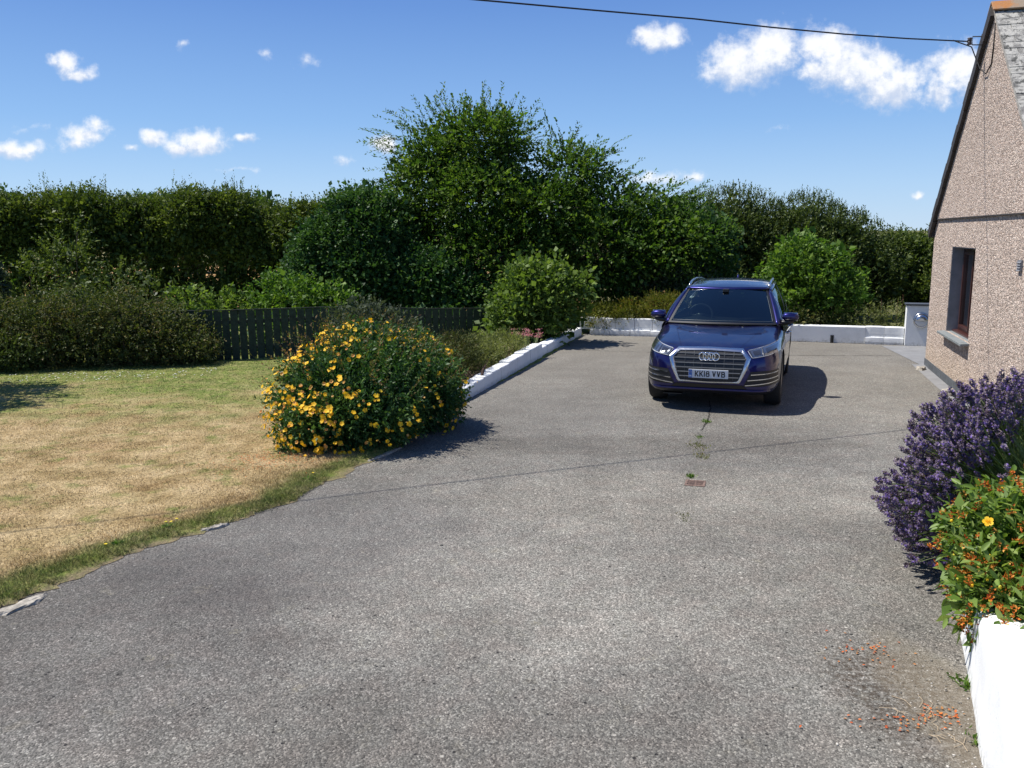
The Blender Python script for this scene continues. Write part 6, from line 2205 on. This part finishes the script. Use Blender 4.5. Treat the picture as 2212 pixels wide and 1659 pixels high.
tuft((2.50, 10.78, .0), .04, 50, 'weed in the crack just in front of the car shadow')
tuft((2.24, 9.95, .0), .06, 40, 'weeds in the tarmac between the car and the cable shadow, upper tuft', .035)
tuft((2.12, 9.50, .0), .10, 80, 'weeds in the tarmac right where the cable shadow crosses them', .04, 'lf_yellow')
tuft((2.06, 9.05, .0), .08, 60, 'weeds in the tarmac just nearer than the cable shadow', .04, 'lf_yellow')
tuft((1.78, 8.27, .0), .03, 40, 'green weed growing at the back edge of the small drain cover', .05)
tuft((1.46, 7.05, .0), .07, 40, 'faint weed line in the tarmac nearer than the drain cover', .03, 'lf_yellow')
tuft((2.42, 4.26, .0), .05, 50, 'small green weed at the foot of the white planter wall', .05)
tuft((2.20, 3.72, .0), .04, 40, 'weed seedlings at the planter foot near the bottom of the photo', .04)

# drain cover
dr = empty('drain_cover', (1.775, 8.05, -.002), R(-16)); dr.scale = (.78, .85, 1); tag(dr, 'small rusty drain cover set in the drive in front of the car', 'drain cover')
mb = MB()
for (c_, s_) in (((0, .105, .004), (.25, .03, .010)), ((0, -.105, .004), (.25, .03, .010)), ((.11, 0, .004), (.03, .18, .010)), ((-.11, 0, .004), (.03, .18, .010))): mb.box(c_, s_)
mb.build('frame', M['rust'], dr, bevel=.003)
mb = MB()
for i in range(6): mb.box((0, -.075 + i * .03, .003), (.188, .015, .008))
mb.box((0, 0, .0025), (.012, .18, .006)); mb.build('grate', M['rust'], dr)
mb = MB(); mb.box((0, 0, .0005), (.19, .18, .002)); mb.build('sump', M['cable'], dr)

# loose stones and dry twigs near the planter, and grit along the lawn edge
n = 520
y_ = RNG.uniform(3.3, 4.9, n); x_ = 2.15 + (y_ - 3.54) * .433 - np.abs(RNG.normal(scale=.28, size=n)) - .02
y2 = RNG.uniform(3.6, 9.2, 500); x2 = np.array([edge_x(q) for q in y2]) + np.abs(RNG.normal(scale=.12, size=500)) + .01
x3 = RNG.uniform(-1.8, 2.2, 160); y3 = RNG.uniform(3.1, 8, 160)
X_ = np.concatenate([x_, x2, x3]); Y_ = np.concatenate([y_, y2, y3]); N_ = len(X_)
parts = []
ico = bmesh.new(); bmesh.ops.create_icosphere(ico, subdivisions=1, radius=1.0)
iv = np.array([v.co[:] for v in ico.verts]); itf = np.array([[v.index for v in f_.verts] for f_ in ico.faces]); ico.free()
sz = RNG.uniform(.002, .0065, N_) * np.where(RNG.random(N_) < .05, 1.9, 1)
VV = iv[None] * sz[:, None, None] * RNG.uniform(.6, 1.3, (N_, 1, 3)) * [1, 1, .6] * RNG.uniform(.85, 1.15, (N_, 12, 1)) + np.stack([X_, Y_, sz * .35], 1)[:, None, :]
TT = (itf[None] + (np.arange(N_) * 12)[:, None, None]).reshape(-1, 3)
o = link('loose_grit', np_mesh('loose_grit', VV.reshape(-1, 3), None, TT), M['stone'])
tag(o, 'loose grit and chippings along the planter wall and the lawn edge', 'grit', kind='stuff')
mb = MB()
for i in range(16):
    x0, y0 = 2.05 + random.uniform(-.15, .13), 3.75 + random.uniform(-.25, .3); a = random.uniform(0, 3.1); L_ = random.uniform(.04, .13)
    x0 = min(x0, 2.15 + (y0 - 3.54) * .433 - .08)
    mb.tube([(x0, y0, .004), (x0 + math.cos(a) * L_ * .5, y0 + math.sin(a) * L_ * .5, .010), (x0 + math.cos(a + .3) * L_, y0 + math.sin(a + .3) * L_, .005)], .0016, 4)
o = mb.build('dry_twigs', simple('straw coloured twig', (.42, .33, .22), .9)); tag(o, 'dry straw coloured twigs lying by the planter foot', 'twigs', kind='stuff')

# pole carrying the far end of the cable
pl = rooted('utility_pole', (-20, 2.5, 0), 'timber pole carrying the far end of the overhead cable', 'pole')
mb = MB(); mb.tube([(0, 0, -.3), (0, 0, 7.8)], [.14, .10], 12); mb.build('post', M['bark'], pl)
